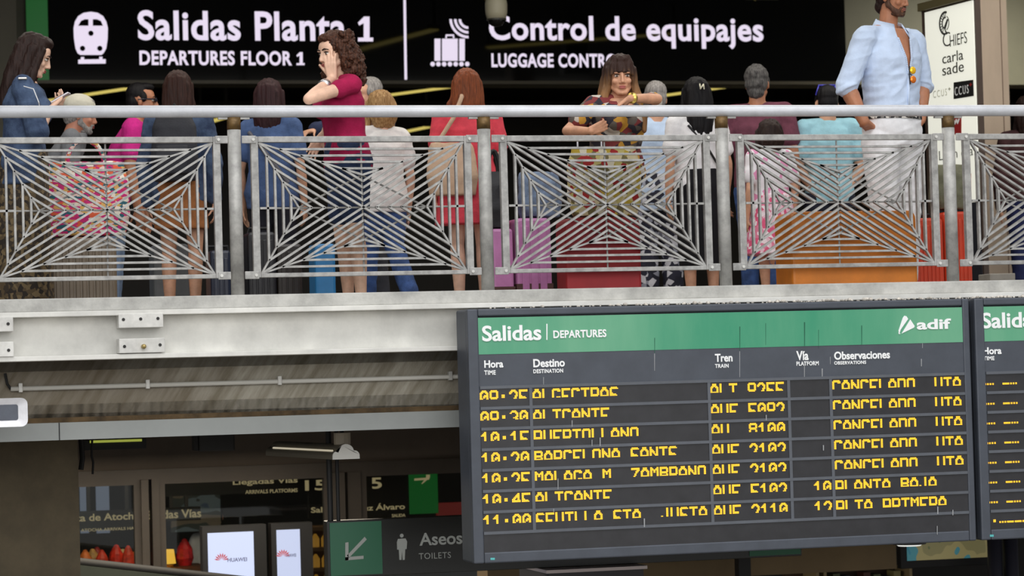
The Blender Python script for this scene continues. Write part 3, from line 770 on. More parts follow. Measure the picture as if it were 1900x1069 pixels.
for (a, b) in ((260, 294), (612, 668)):
    u0_, u1_ = Fw.uv(a, 950)[0], Fw.uv(b, 950)[0]; um = (u0_+u1_)/2
    struct(MB().box2((u0_, YW-.10, LOW), (um-.015, YW+.1, ztr-.05)).box2((um+.015, YW-.06, LOW), (u1_, YW+.1, ztr-.05)).build('trim_%d' % (8+n_w), m_frame)); n_w += 1
bx('wall_shop_back', (XL, 11.5, LOW), (XR, 11.7, zlc), mat('shop_back_wall', (38, 36, 32), .7, 0, .2, 1))
# signs seen behind the glass
m_dim = emis('dim_lettering', (206, 186, 140), .42); m_dimg = emis('dim_green', (14, 92, 34), .5)
m_sgn = mat('hall_sign_black', (20, 19, 17), .3)
Yp = 7.2; Fh = Frame((0, Yp, 0))
def hall_sign(label, x0, y0, x1, y1, txts, green=None, arrow=None, Yp=7.2):
    Fh = Frame((0, Yp, 0))
    a = Fh.uv(x0, y1); b = Fh.uv(x1, y0)
    t = thing('hall_sign', label, 'sign', (a[0], Yp, a[1]))
    MB().box2((a[0], Yp, a[1]), (b[0], Yp+.08, b[1])).build('panel', m_sgn, t)
    MB().box2((a[0]+.1, Yp+.03, b[1]), (a[0]+.13, Yp+.06, zlc)).build('hanger', m_dark, t); MB().box2((b[0]-.13, Yp+.03, b[1]), (b[0]-.1, Yp+.06, zlc)).build('hanger', m_dark, t)
    if green:
        c = Fh.uv(green[0], y1); d = Fh.uv(green[1], y0)
        MB().box2((c[0], Yp-.01, a[1]), (d[0], Yp, b[1])).build('green_panel', m_dimg, t)
    for s, bb in txts: text('sign_lettering', s, Fh, bb, m_dim, t, .02, .003)
    if arrow:
        ar = MB()
        for q in arrow: ar.prism(Fh, pxs(Fh, q), .012, .016)
        ar.build('arrow', m_dim, t)
hall_sign('dark hanging sign behind the lower glass, reading arrivals platforms', 300, 880, 690, 922,
          [('Llegadas Vías', (432, 903, 552, 886)), ('ARRIVALS PLATFORMS', (455, 917, 552, 906)), ('15', (566, 911, 606, 890))])
hall_sign('dark hanging sign behind the lower glass with green end and arrow', 574, 878, 812, 962,
          [('Salida Méndez Álvaro', (577, 952, 751, 932)), ('15', (672, 908, 708, 886)), ('SALIDA', (727, 960, 752, 953))], (760, 811),
          [[(768, 888), (796, 886), (796, 890), (768, 892)], [(783, 898), (797, 886), (797, 881), (790, 881), (790, 886), (781, 898)]], Yp=7.5)
hall_sign('dark hanging sign behind the lower glass at the left, reading de Atocha', 140, 945, 262, 985,
          [('Puerta de Atocha', (100, 970, 258, 950)), ('ATOCHA ARRIVALS HALL', (150, 987, 258, 977))])
hall_sign('dim hanging sign behind the lower glass, reading Salidas Vías', 294, 940, 372, 968, [('Salidas Vías', (272, 964, 373, 944))], Yp=7.9)
# red advertising panel beyond
a = at(812, 958, 8.6); b = at(862, 932, 8.6)
o = MB().box2((a.x, 8.6, a.z), (b.x+.3, 8.66, b.z)).box2((a.x+.3, 8.62, b.z), (a.x+.34, 8.65, zlc)).build('advert_panel', emis('advert_red', (96, 24, 20), .6)); tag(o, 'dark red advert panel behind the lower glass beside the green arrow sign', 'sign')
# blue poster, person and shop goods behind the glass
def panelbox(name, x0, y0, x1, y1, Y, m, label, cat, dep=.05, hang=False, group=None):
    a = at(x0, y1, Y); b = at(x1, y0, Y)
    mb = MB().box2((a.x, Y, a.z), (b.x, Y+dep, b.z))
    if hang: mb.box2(((a.x+b.x)/2-.02, Y+.01, b.z), ((a.x+b.x)/2+.02, Y+dep-.01, zlc))
    else: mb.box2(((a.x+b.x)/2-.05, Y+.01, LOW), ((a.x+b.x)/2+.05, Y+dep-.005, a.z))
    o = mb.build(name, m); tag(o, label, cat, group); return o
m_post1 = pattern('blue_poster', [(40, 60, 84), (78, 98, 126), (110, 128, 140), (60, 70, 70), (120, 110, 96)], 2.2, 'noise', .5, (1, 1, 2.2))
b_ = m_post1.node_tree.nodes['Principled BSDF']; 
panelbox('poster', 318, 902, 408, 988, 9.2, m_post1, 'bluish poster behind the lower glass, left of the white lit screen', 'poster', .05, True)
for x0, x1, lab in ((150, 163, 'leftmost pale blue banner behind the left lower pane'), (180, 202, 'pale blue banner behind the left lower pane, next to the dark gap')):
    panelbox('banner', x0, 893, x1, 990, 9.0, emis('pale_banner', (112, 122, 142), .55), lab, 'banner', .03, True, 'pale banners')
def screen(x0, y0, x1, y1, Y, label, bx_, tb, st):
    a = at(x0, y1, Y); b = at(x1, y0, Y); F = Frame((0, Y, 0))
    t = thing('display_screen', label, 'screen', ((a.x+b.x)/2, Y, LOW), group='lit advertising screens')
    MB().box2((a.x-.04, Y+.005, LOW), (b.x+.10, Y+.14, b.z+.05)).build('cabinet', m_dark, t)
    MB().box2((a.x, Y-.004, a.z), (b.x, Y+.008, b.z)).build('screen', emis('screen_white_%d' % x0, (214, 224, 255) if st > .8 else (170, 168, 222), st), t)
    lg = MB(); c = F.uv(*bx_); s = .0046
    for k in range(8):
        an = rad(12+k*22.3); p = []
        for rr, dd in ((2, 0), (9, .28), (12.5, .0), (9, -.28)):
            p.append((c[0]+rr*s*math.cos(an+dd*.5), c[1]+rr*s*math.sin(an+dd*.5)))
        lg.prism(F, p, .005, .007)
    lg.build('logo', emis('logo_red', (226, 66, 74), .7), t)
    text('screen_lettering', 'HUAWEI', F, tb, emis('screen_ink', (110, 112, 150), .7), t, .02, .005)
screen(388, 986, 470, 1110, 5.3, 'white lit advertising screen with red logo, the wider of the two', (411, 1040), (422, 1043, 458, 1034), 1.0)
screen(516, 982, 556, 1110, 5.3, 'lavender lit advertising screen with red logo, the narrower of the two', (525, 1033), (531, 1034, 549, 1027), .85)
# table lamp and shop goods
p = at(310, 1033, 8.0)
t = thing('table_lamp', 'small lit lamp with yellow shade behind the lower glass', 'lamp', (p.x, 8.0, p.z-.2))
MB().loft([(p.x, 8, p.z-.06, .075, .075), (p.x, 8, p.z+.06, .06, .06)]).build('lamp_shade', emis('warm_shade', (255, 196, 70), 1.0), t)
zl = at(250, 1056, 8.0).z; MB().tube((p.x, 8, zl+.01), (p.x, 8, p.z-.05), .012).loft([(p.x, 8, zl, .06, .06), (p.x, 8, zl+.02, .05, .05)]).build('stand', mat('lamp_brass', (150, 100, 40), .4, .6), t)
zcnt = at(250, 1056, 8.0).z
xa, xb = at(140, 1040, 8).x, at(380, 1040, 8).x
o = MB().box2((xa, 7.75, zcnt-.06), (xb, 8.4, zcnt)).box2((xa, 7.8, LOW), (xa+.06, 8.35, zcnt-.05)).box2((xb-.06, 7.8, LOW), (xb, 8.35, zcnt-.05)).build('shop_counter', mat('counter_wood', (96, 60, 36), .5, 0, .2, 6)); tag(o, 'wooden shop counter behind the left lower panes', 'counter')
rg = random.Random(11)
goods = [(158, 'orange', (200, 106, 44), 'orange shop parcel at the left end of the counter'), (172, 'gold', (196, 150, 84), 'tan shop parcel behind the left pane'), (180, 'dark red', (138, 30, 26), 'dark red shop parcel behind the left pane'),
         (189, 'red', (206, 60, 34), 'red shop parcel beside the dark red one'), (216, 'scarlet', (222, 52, 30), 'scarlet shop parcel near the left mullion'), (228, 'cream', (236, 208, 150), 'cream round shop parcel between scarlet parcels'),
         (238, 'scarlet', (204, 60, 34), 'scarlet shop parcel next to the cream one'), (249, 'amber', (206, 128, 50), 'amber shop parcel beside the left mullion'), (343, 'crimson', (196, 34, 40), 'crimson shop parcel right of the lit lamp')]
for k, (px, c, col, lab) in enumerate(goods):
    yy = 7.86+.15*(k % 3); q = at(px, 1030, yy); s = .05+.02*rg.random(); h = .12+.09*rg.random()
    mb = MB().loft([(q.x, yy, zcnt, s*.8, s*.8), (q.x, yy, zcnt+h*.3, s*1.1, s), (q.x, yy, zcnt+h*.7, s*.95, s*.9), (q.x, yy, zcnt+h*.92, s*.6, s*.55), (q.x, yy, zcnt+h, s*.45, s*.45)], 10)
    mb.ball((q.x, yy, zcnt+h), s*.4, seg=8)
    o = mb.build('shop_parcel', mat('parcel_%d' % k, col, .5, 0, .2, 20)); tag(o, lab, 'parcel', 'wrapped goods on the shop counter')
area('shop_fill_light', (xa+.8, 7.4, zcnt+1.3), (rad(20), 0, 0), 1.6, 30, (1.0, .84, .62))  # added fill above the counter, lights what stands behind the glass
# gilded shelf right of the screens
a, b = at(562, 1100, 7.0), at(600, 978, 7.0)
t = thing('display_shelf', 'narrow shelf of gilded goods right of the lavender screen', 'shelf', (a.x, 7, LOW))
mb = MB()
for k in range(4): mb.box2((a.x, 7.0, b.z-.03-k*.17), (b.x+.1, 7.3, b.z-k*.17))
mb.box2((a.x, 7.28, LOW), (b.x+.1, 7.32, b.z)).build('boards', mat('shelf_brown', (84, 58, 30), .6), t)
for k in range(3):
    for j in range(3):
        x = a.x+.05+j*.085; z = b.z-.03-(k+1)*.17+.03
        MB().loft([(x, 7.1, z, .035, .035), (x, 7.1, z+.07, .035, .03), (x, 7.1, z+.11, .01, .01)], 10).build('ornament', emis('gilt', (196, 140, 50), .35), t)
# moving-walk balustrade, dark green
p0, p1 = at(150, 1047, 4.6), at(436, 1083, 4.6)
t = thing('escalator_balustrade', 'dark sloping escalator balustrade below the left lower panes', 'escalator', (p0.x, 4.6, LOW))
mb = MB(); F = Frame((0, 4.6, 0))
mb.prism(F, [(p0.x-.6, p0.z+.085), (p1.x+.6, p1.z-.085), (p1.x+.6, LOW), (p0.x-.6, LOW)], -.10, .0).build('side_panel', mat('dark_green_panel', (44, 50, 40), .5, 0, .06, 2), t)
MB().tube((p0.x-.6, 4.65, p0.z+.105), (p1.x+.6, 4.65, p1.z-.065), .032, seg=12).build('handrail', m_dark, t, smooth=True)

# toilets sign, long and dark, hung below the gallery
Yt = 1.15; Ft = Frame((0, Yt, 0))
a = Ft.uv(609, 1073); b = Ft.uv(1487, 1000); zt_ = Ft.uv(612, 967)[1]
t = thing('toilets_sign', 'long dark hanging sign with white arrow and figure on the lower level', 'sign', (a[0], Yt, a[1]))
MB().box2((a[0], Yt, a[1]), (b[0], Yt+.10, zt_)).build('panel', mat('toilet_sign_black', (26, 27, 25), .25), t, bevel=.004)
g0, g1 = Ft.uv(612, 1000)[0], Ft.uv(708, 1000)[0]
m_tg = mat('toilet_sign_green', (24, 92, 64), .35)
MB().box2((g0, Yt-.006, a[1]+.012), (g1, Yt, zt_-.012)).build('green_panel', m_tg, t)
g0 = Ft.uv(1390, 1020)[0]
MB().box2((g0, Yt-.006, a[1]+.012), (b[0]-.01, Yt, zt_-.012)).build('green_panel', m_tg, t)
m_grey = mat('grey_lettering', (152, 156, 152), .5)
ar = MB(); ar.prism(Ft, pxs(Ft, [(640, 1040), (646, 1040), (646, 1006), (640, 1007)]), .007, .01)
ar.prism(Ft, pxs(Ft, [(640, 1040), (674, 1037), (674, 1031), (640, 1034)]), .007, .01); ar.prism(Ft, pxs(Ft, [(643, 1031), (647, 1035), (680, 1001), (676, 996)]), .007, .01)
ar.build('arrow', m_grey, t)
mn = MB(); c = Ft.uv(745, 994); mn.prism(Ft, circ(c[0], c[1], .012), .004, .007)
mn.prism(Ft, pxs(Ft, [(738, 1000), (752, 999), (755, 1005), (754, 1019), (751.5, 1019), (750.5, 1039), (746.5, 1039), (745.5, 1021), (744.5, 1039), (740.5, 1039), (739.5, 1020), (736.5, 1020), (736, 1006)]), .004, .007)
mn.build('figure_pictogram', m_grey, t)
text('sign_lettering', 'Aseos', Ft, (778, 1013, 857, 986), m_grey, t, .02, .004)
text('sign_lettering', 'TOILETS', Ft, (777, 1038, 836, 1024), m_grey, t, .0, .004, space=1.1)
for px in (616, 1380):
    x = Ft.uv(px, 960)[0]
    MB().tube((x, Yt+.05, zt_-.01), (x, Yt+.05, zlc), .018).tube((x+.05, Yt+.05, zt_-.01), (x+.05, Yt+.05, zlc), .012).build('hanger', m_dark, t)
# cloud-ended light fitting
Yl = .85; Fq = Frame((0, Yl, 0)); e0 = Fq.uv(617, 853); e1 = Fq.uv(667, 853); ec = ((e0[0]+e1[0])/2, e0[1])
t = thing('light_fitting', 'grey tube light fitting with pale cloud shaped end plate', 'light fitting', (ec[0], Yl, ec[1]))
R_ = (e1[0]-e0[0])/2
cl = []
for k in range(9): a = rad(k*180/8*.55); cl.append((ec[0]+R_*.62+R_*.38*math.cos(a), ec[1]+.02+R_*.38*math.sin(a)))
for k in range(13): a = rad(-5+k*190/12); cl.append((ec[0]+R_*.58*math.cos(a), ec[1]+R_*.55+R_*.55*math.sin(a)))
for k in range(9): a = rad(81+k*99/8); cl.append((ec[0]-R_*.62+R_*.38*math.cos(a), ec[1]+.02+R_*.38*math.sin(a)))
cl.append((ec[0]-R_, ec[1])); cl.append((ec[0]+R_, ec[1]))
exd = Vector((at(520, 835, Yl+1.3).x-ec[0], 1.3, 0)).normalized()
mb = MB(); mb.prism(Fq, cl, -.008, .008); mb.build('end_plate', mat('pale_end_plate', (236, 236, 230), .5), t)
Ls = 1.35
body = MB()
prof = cl; va = [body.bm.verts.new(Fq.pt(u, v, -.008)) for u, v in prof]; vb_ = [body.bm.verts.new(Fq.pt(u, v, -.008)+exd*Ls) for u, v in prof]
for k in range(len(prof)): body.bm.faces.new((va[k], va[(k+1) % len(prof)], vb_[(k+1) % len(prof)], vb_[k]))
body.bm.faces.new(vb_); body.build('body', mat('fitting_grey', (132, 126, 112), .5, .2), t)
q0 = Fq.pt(ec[0]-R_*.78, ec[1]+R_*.62, 0); MB().bar(q0+exd*.05, q0+exd*(Ls-.1), .011, .010, Vector((-.5, -.6, .6))).build('louvre', emis('louvre_glow', (225, 214, 188), .6), t)
MB().tube(Fq.pt(ec[0], ec[1]+R_*1.05, -.1), Fq.pt(ec[0], ec[1]+R_*1.9, -.1), .052).build('canopy', mat('canopy_cream', (170, 160, 142), .6), t)
MB().tube(Fq.pt(ec[0], ec[1]+R_*1.8, -.1), (ec[0], Yl+.1, zlc), .012).build('rod', m_dark, t)
# green-lit fitting and dark projector box under the ceiling
p = at(215, 824, 2.6)
t = thing('tube_light', 'dark tube light with a thin yellow-green glow, near the left pillar', 'light fitting', p)
MB().box2((p.x-.21, 2.6, p.z-.035), (p.x+.20, 2.8, p.z+.03)).build('housing', m_dark, t); MB().box2((p.x-.17, 2.585, p.z+.012), (p.x+.17, 2.60, p.z+.028)).build('tube', emis('green_glow', (168, 176, 70), .7), t)
MB().box2((p.x-.03, 2.68, p.z+.03), (p.x+.03, 2.74, zlc)).build('hanger', m_dark, t)
p = at(398, 824, 3.0)
t = thing('projector_box', 'dark box hung under the lower ceiling, left of the cloud ended light', 'projector', p)
MB().box2((p.x-.11, 3.0, p.z-.05), (p.x+.14, 3.3, p.z+.07)).build('body', mat('projector_dark', (30, 28, 26), .5), t, bevel=.01); MB().box2((p.x-.14, 2.98, p.z-.04), (p.x-.115, 3.1, zlc)).box2((p.x+.0, 3.1, p.z+.06), (p.x+.05, 3.15, zlc)).build('bracket', m_dark, t)
# cables hanging by the pillar
for k, (pts, lab) in enumerate((([(150, 830), (153, 850), (150, 872)], 'thick black cable loop hanging right of the brown pillar'), ([(172, 818), (170, 846), (173, 858), (172, 880)], 'thin black cable hanging further right of the brown pillar'))):
    P3 = [at(x, y, 1.6) for x, y in pts]; P3[0] = Vector((P3[0].x, 1.6, zlc))
    o = MB().path(P3, .016 if k == 0 else .007).build('hanging_cable', m_dark); tag(o, lab, 'cable')
# right, under the board: beam, downlight, television, posts, kiosk
ya = 3.4; a = at(905, 1075, ya); b = at(1662, 1000, ya)
bx('trim_20', (a.x, ya, at(1490, 1064, ya).z), (b.x, ya+.3, zlc), mat('tan_soffit', (118, 100, 72), .8, 0, .05, 2))
p = at(1687, 1010, 2.9)
t = thing('downlight', 'round white glowing downlight beneath the departure board', 'downlight', p)
MB().loft([(p.x, p.y, p.z, .12, .12), (p.x, p.y, p.z+.03, .13, .13)]).build('rim', mat('downlight_rim', (60, 62, 62), .4), t); MB().loft([(p.x, p.y, p.z-.012, .08, .08), (p.x, p.y, p.z+.002, .10, .10)]).build('lens', emis('downlight_lens', (235, 236, 230), 1.0), t); MB().tube((p.x, p.y, p.z+.03), (p.x, p.y, zlc), .03).build('stem', m_dark, t)
yv = 4.0; Fv = Frame((0, yv, 0)); a = Fv.uv(1683, 1041); b = Fv.uv(1832, 990)
t = thing('television', 'black framed screen showing a beach, beneath the departure board', 'television', ((a[0]+b[0])/2, yv, a[1]))
MB().box2((a[0]-.05, yv, a[1]-.06), (b[0]+.04, yv+.08, b[1]+.05)).build('bezel', m_dark, t, bevel=.006)
m_beach = pattern('beach_picture', [(52, 120, 140), (70, 132, 142), (150, 140, 96), (128, 122, 84), (96, 104, 70)], 3.0, 'noise', .4)
MB().box2((a[0], yv-.006, a[1]), (b[0], yv, b[1])).build('screen', m_beach, t); bb = m_beach.node_tree.nodes['Principled BSDF']
m_beach.node_tree.links.new(bb.inputs['Base Color'].links[0].from_socket, bb.inputs['Emission Color']); bb.inputs['Emission Strength'].default_value = .35
MB().tube(((a[0]+b[0])/2, yv+.04, b[1]), ((a[0]+b[0])/2, yv+.04, zlc), .03).build('stem', m_dark, t)
for px, lab in ((1846, 'dark blue round post right of the beach screen, the one touching it'), (1876, 'dark blue round post furthest right under the second departure board')):
    p = at(px, 1040, 3.7); o = MB().tube((p.x, 3.7, LOW), (p.x, 3.7, zlc), .055, seg=16).build('round_post', mat('dark_blue_post', (34, 34, 48), .5), smooth=True); tag(o, lab, 'post', 'dark blue posts')
p = at(1382, 1050, 3.0); o = MB().box2((p.x-.045, 3.0, LOW), (p.x+.045, 3.09, zlc)).build('square_post', m_dark); tag(o, 'dark square post below the green end of the hanging sign', 'post')
p0 = at(1018, 1058, 1.0)
o = MB().box2((p0.x, 1.0, LOW), (p0.x+.62, 1.7, p0.z-.02)).build('kiosk', mat('kiosk_dark', (44, 42, 46), .5)); tag(o, 'pale topped kiosk at the bottom edge under the departure board', 'kiosk')
k = MB().box2((p0.x-.02, .98, p0.z-.02), (p0.x+.64, 1.72, p0.z)).build('kiosk_top', mat('kiosk_top_pale', (196, 184, 182), .3), o)
a = at(1480, 1069, 5.5); b = at(1716, 1052, 5.5)
t = thing('shop_shelving', 'shop shelving with pale uprights glimpsed at the bottom edge', 'shelving', (a.x, 5.5, LOW))
MB().box2((a.x, 5.8, LOW), (b.x, 5.85, b.z)).build('back', mat('shelving_brown', (70, 48, 28), .6, 0, .2, 4), t)
for px in (1517, 1531, 1690): x = at(px, 1060, 5.5).x; MB().box2((x-.012, 5.5, LOW), (x+.012, 5.8, b.z)).build('upright', mat('upright_pale', (150, 132, 96), .6), t)
for k in range(7):
    x = a.x+.35+k*.09; MB().box2((x, 5.6, b.z-.2), (x+.06, 5.75, b.z-.03-.02*(k % 3))).build('carton', mat('carton_%d' % (k % 4), [(90, 96, 64), (60, 70, 84), (150, 140, 90), (80, 40, 30)][k % 4], .6), t)
MB().box2((a.x, 5.55, b.z-.24), (b.x, 5.8, b.z-.2)).build('board', MATS['shelving_brown'], t)

# ------------------------------------------------------------------ people
V = Vector
I4 = Matrix.Identity(4)
def organic(mb, name, material, parent, vox, smooth=3, disp=None, cut=None, factor=.5):
    """one continuous surface grown from overlapping volumes"""
    me = bpy.data.meshes.new('tmp'); mb.bm.normal_update(); mb.bm.to_mesh(me); mb.bm.free()
    o = bpy.data.objects.new('tmp', me); COL.objects.link(o)
    r = o.modifiers.new('r', 'REMESH'); r.mode = 'VOXEL'; r.voxel_size = vox
    s = o.modifiers.new('s', 'SMOOTH'); s.factor = factor; s.iterations = smooth
    dg = bpy.context.evaluated_depsgraph_get(); me2 = bpy.data.meshes.new_from_object(o.evaluated_get(dg))
    bpy.data.objects.remove(o); bpy.data.meshes.remove(me)
    me2.name = name
    if disp:
        nr = [v.normal.copy() for v in me2.vertices]
        for v, n in zip(me2.vertices, nr): v.co += n*disp(v.co)
    if cut:
        b = bmesh.new(); b.from_mesh(me2)
        dl = [f for f in b.faces if cut(f.calc_center_median())]
        bmesh.ops.delete(b, geom=dl, context='FACES'); b.to_mesh(me2); b.free()
    me2.materials.clear(); me2.materials.append(material)
    me2.polygons.foreach_set('use_smooth', [True]*len(me2.polygons))
    q = bpy.data.objects.new(name, me2); COL.objects.link(q); q.parent = parent
    return q
def wrinkle(amp, f=9.0, zs=1.0, seed=0.0):
    def d(co):
        p = V((co.x*f+seed, co.y*f, co.z*f*zs)); return amp*(noise.noise(p) + .5*noise.noise(p*2.3))
    return d
def creases(amp, seed=0):
    def d(co):
        p = V((co.x*6+co.z*5+seed, co.y*6, co.z*13-co.x*7)); n = noise.noise(p)
        return amp*(.6-2.2*abs(n))*(.5+.8*abs(noise.noise(co*4))) + amp*.35*noise.noise(p*2.3)
    return d
def folds(amp, seed=0):
    """slanting cloth folds"""
    def d(co):
        p = V((co.x*5+co.z*4+seed, co.y*5, co.z*11-co.x*5)); n = noise.noise(p)
        return amp*(1-2*abs(n)) + amp*.4*noise.noise(p*2.7)
    return d
def strands(amp, f=70, fz=7):
    def d(co): return amp*(noise.noise(V((co.x*f, co.y*f, co.z*fz))) + .6*noise.noise(V((co.x*f*.4, co.y*f*.4, co.z*fz*.6))))
    return d
def curls(amp, f=42):
    def d(co): return amp*(noise.noise(co*f) + .8*noise.noise(co*f*.45))
    return d
def skin_mat(n, c): return mat('skin_'+n, c, .5, 0, .07, 14)
def hair_mat(n, c, c2=None):
    return mat('hair_'+n, c, .5, 0, .25, 40, .35, 90, col2=c2, stretch=(3, 3, .35), spec=.18)
def cloth(n, c, var=.08, bump=.25, col2=None, scale=14): return mat('cloth_'+n, c, .85, 0, var, scale, bump, 160, col2=col2, spec=.25)

class Person:
    def __init__(s, label, px, pytop, Y, heading=0, male=False, vox=.009, h=None, lean=0.0, leanx=0.0, hyaw=0, hpitch=0, hroll=0, hs=1.0, width=1.0, group=None, category='person'):
        p = at(px, pytop, Y)
        s.h = h if h else p.z-FLOOR
        s.base = V((p.x, Y, FLOOR)); s.hd = rad(heading); s.male = male; s.vox = vox; s.lean = lean; s.leanx = leanx; s.w = width
        s.t = thing('person', label, category, s.base, s.hd, group)
        s.M = Matrix.Translation(s.base) @ Matrix.Rotation(s.hd, 4, 'Z'); s.Mi = s.M.inverted()
        h = s.h
        if male: s.rings = [(.47, .085, .065), (.525, .095, .066), (.605, .088, .062), (.68, .095, .066), (.74, .104, .068), (.80, .094, .052), (.835, .050, .042)]; s.sh = (.110, .802)
        else: s.rings = [(.47, .095, .066), (.525, .107, .070), (.62, .083, .058), (.69, .088, .060), (.745, .096, .066), (.795, .088, .051), (.828, .042, .038)]; s.sh = (.100, .797)
        s.rings = [(z*h, rx*h*width, ry*h*width) for z, rx, ry in s.rings]
        s.S = {k: s.sp(V((k*s.sh[0]*h*width, .005, s.sh[1]*h))) for k in (-1, 1)}   # +1 = the person's own left
        neck = s.sp(V((0, .015, .86*h))); hs = hs*(1.04 if male else 1.0); s.hs = hs
        s.H = (Matrix.Translation(s.sp(V((0, .005, h-.225*hs)))) @ Matrix.Rotation(rad(hyaw), 4, 'Z') @ Matrix.Rotation(rad(hpitch), 4, 'X') @ Matrix.Rotation(rad(hroll), 4, 'Y')
               @ Matrix.Translation(V((0, -.012, .105*hs))) @ Matrix.Diagonal((hs, hs, hs, 1)))
        s.arms = {}; s.legs = {}
    def sp(s, p):
        """bend of the upper body"""
        z0 = .52*s.h; t = max(0, (p.z-z0)/(.3*s.h)); return V((p.x+s.leanx*t, p.y-s.lean*t, p.z-.25*abs(s.lean)*t*t*.5))
    def loc(s, w): return s.Mi @ V(w)
    def arm(s, k, E=None, W=None, hand=None, palm=None, curl=20, spread=1.0):
        h = s.h; S = s.S[k]
        if E is None: E = S+V((k*.035*h*1.0, .02, -.175*h))
        if W is None: W = E+V((k*.0, -.05, -.148*h))
        if hand is None: hand = (W-E).normalized()
        if palm is None: palm = V((-k, 0, 0))
        s.arms[k] = dict(S=S, E=V(E), W=V(W), hand=V(hand).normalized(), palm=V(palm).normalized(), curl=curl, spread=spread)
    def leg(s, k, knee=None, ankle=None):
        h = s.h
        s.legs[k] = dict(hip=V((k*.052*h, 0, .49*h)), knee=V(knee) if knee else V((k*.054*h, -.012, .275*h)), ankle=V(ankle) if ankle else V((k*.052*h, .02, .046*h)))
    def build_hand(s, mb, a, k):
        d = a['hand']; p = a['palm']; p = (p-d*p.dot(d)).normalized(); side = d.cross(p)*k   # towards the thumb
        sc = s.h/1.7; W = a['W']; c = a['curl']
        def R(v, ax, deg): return Matrix.Rotation(rad(deg), 3, ax) @ v
        ax = d.cross(p).normalized()
        for j, (o, L) in enumerate(((.028, .074), (.0095, .082), (-.0095, .076), (-.0275, .060))):
            kn = W + d*.092*sc*(1 if j in (1, 2) else .95) + side*o*sc
            mb.chain([(W+side*o*.55*sc, .017*sc), (kn, .0125*sc)], 10)
            q = kn; dd = (d+side*o*4.0*a['spread']).normalized(); r = .0088*sc
            for m_, fr in enumerate((.45, .31, .24)):
                dd = R(dd, ax, c*(.8 if m_ == 0 else 1.0)); q2 = q+dd*L*fr*sc; mb.chain([(q, r), (q2, r*.9)], 8); q, r = q2, r*.92
        mb.chain([(W+d*.02*sc, .018*sc), (W+d*.055*sc+p*.004, .017*sc)], 10)
        th = W+d*.025*sc+side*.022*sc; dd = (d*.72+side*.62+p*.30).normalized()
        q = th; r = .0125*sc
        for L, b in ((.040, 0), (.032, 12), (.026, 14)):
            dd = R(dd, ax, b*.6); q2 = q+dd*L*sc; mb.chain([(q, r), (q2, r*.86)], 8); q, r = q2, r*.86
    def head(s, mb, beard=False):
        H = s.H
        B = lambda c, r, seg=20: mb.ball(c, r, seg=seg, M=H)
        def C(p0, r0, p1, r1): mb.cap(H @ V(p0), r0*s.hs, H @ V(p1), r1*s.hs, 12)
        B((0, .014, .032), (.074, .092, .086)); B((0, -.018, -.030), (.059, .070, .082)); B((0, -.052, .030), (.056, .035, .050))
        for k in (-1, 1):
            C((k*.050, -.008, -.058), .018, (k*.018, -.066, -.094), .018)
            B((k*.036, -.064, -.030), (.021, .018, .020)); B((k*.030, -.080, .018), (.020, .010, .007))
            B((k*.077, .008, -.012), (.008, .018, .030)); B((k*.0115, -.094, -.040), (.009, .010, .0075))
        B((0, -.074, -.098), (.019, .016, .014)); B((0, -.080, -.066), (.026, .014, .014)); B((0, -.084, .014), (.012, .008, .012))
        C((0, -.086, .008), .008, (0, -.106, -.034), .0105)
        nb = s.sp(V((0, .02, s.rings[-1][0]-.01))); rn = .056 if s.male else .049
        mb.cap(H @ V((0, .018, -.055)), rn*s.hs, nb, rn*1.08, 16)
    def torso(s, mb, g=0.0, z0=None, z1=None, n=30):
        rg = []
        for z, rx, ry in s.rings:
            if z0 is not None and z < z0-1e-6: continue
            if z1 is not None and z > z1+1e-6: continue
            c = s.sp(V((0, 0, z))); rg.append((c.x, c.y, c.z, rx+g, ry+g, .88))
        mb.loft(rg, n)
        if not s.male:
            for k in (-1, 1):
                if z0 is None or z0 < .7*s.h: mb.ball(s.sp(V((k*.043*s.h, -.052*s.h, .725*s.h))), (.036*s.h+g*.7, .034*s.h+g*.7, .036*s.h+g*.7), seg=14)
    def ring(s, z):
        for (za, xa, ya), (zb, xb, yb) in zip(s.rings, s.rings[1:]):
            if za <= z <= zb: t = (z-za)/(zb-za); return xa+(xb-xa)*t, ya+(yb-ya)*t
        return s.rings[0][1:] if z < s.rings[0][0] else s.rings[-1][1:]
    def body(s, material):
        h = s.h; mb = MB(); s.torso(mb); s.head(mb)
        for k in (-1, 1):
            if k not in s.arms: s.arm(k)
            if k not in s.legs: s.leg(k)
            a = s.arms[k]; q = h/1.7; m_ = a['S'].lerp(a['E'], .45); f = a['E'].lerp(a['W'], .28); w = 1.12 if s.male else .94
            mb.chain([(a['S'], .050*q*w), (m_, .043*q*w), (a['E'], .037*q*w), (f, .040*q*w), (a['W'], .026*q*w)], 14)
            nk = s.sp(V((k*.03*h, .015, .825*h))); mb.cap(a['S']+V((0, 0, .008)), .045*q*w, nk, .042*q*w, 12)
            s.build_hand(mb, a, k)
            l = s.legs[k]; c = l['knee'].lerp(l['ankle'], .3)+V((0, .012, 0)); w = 1.05 if s.male else 1.0
            mb.chain([(l['hip'], .082*q*w), (l['hip'].lerp(l['knee'], .5), .068*q*w), (l['knee'], .050*q*w), (c, .053*q*w), (l['ankle'], .034*q*w)], 14)
            mb.cap(l['ankle']+V((0, .015, -.02*q)), .032*q, l['ankle']+V((0, -.14*q, -.045*q)), .026*q, 10)
        s.skin = material
        return organic(mb, 'body', material, s.t, s.vox, 3)
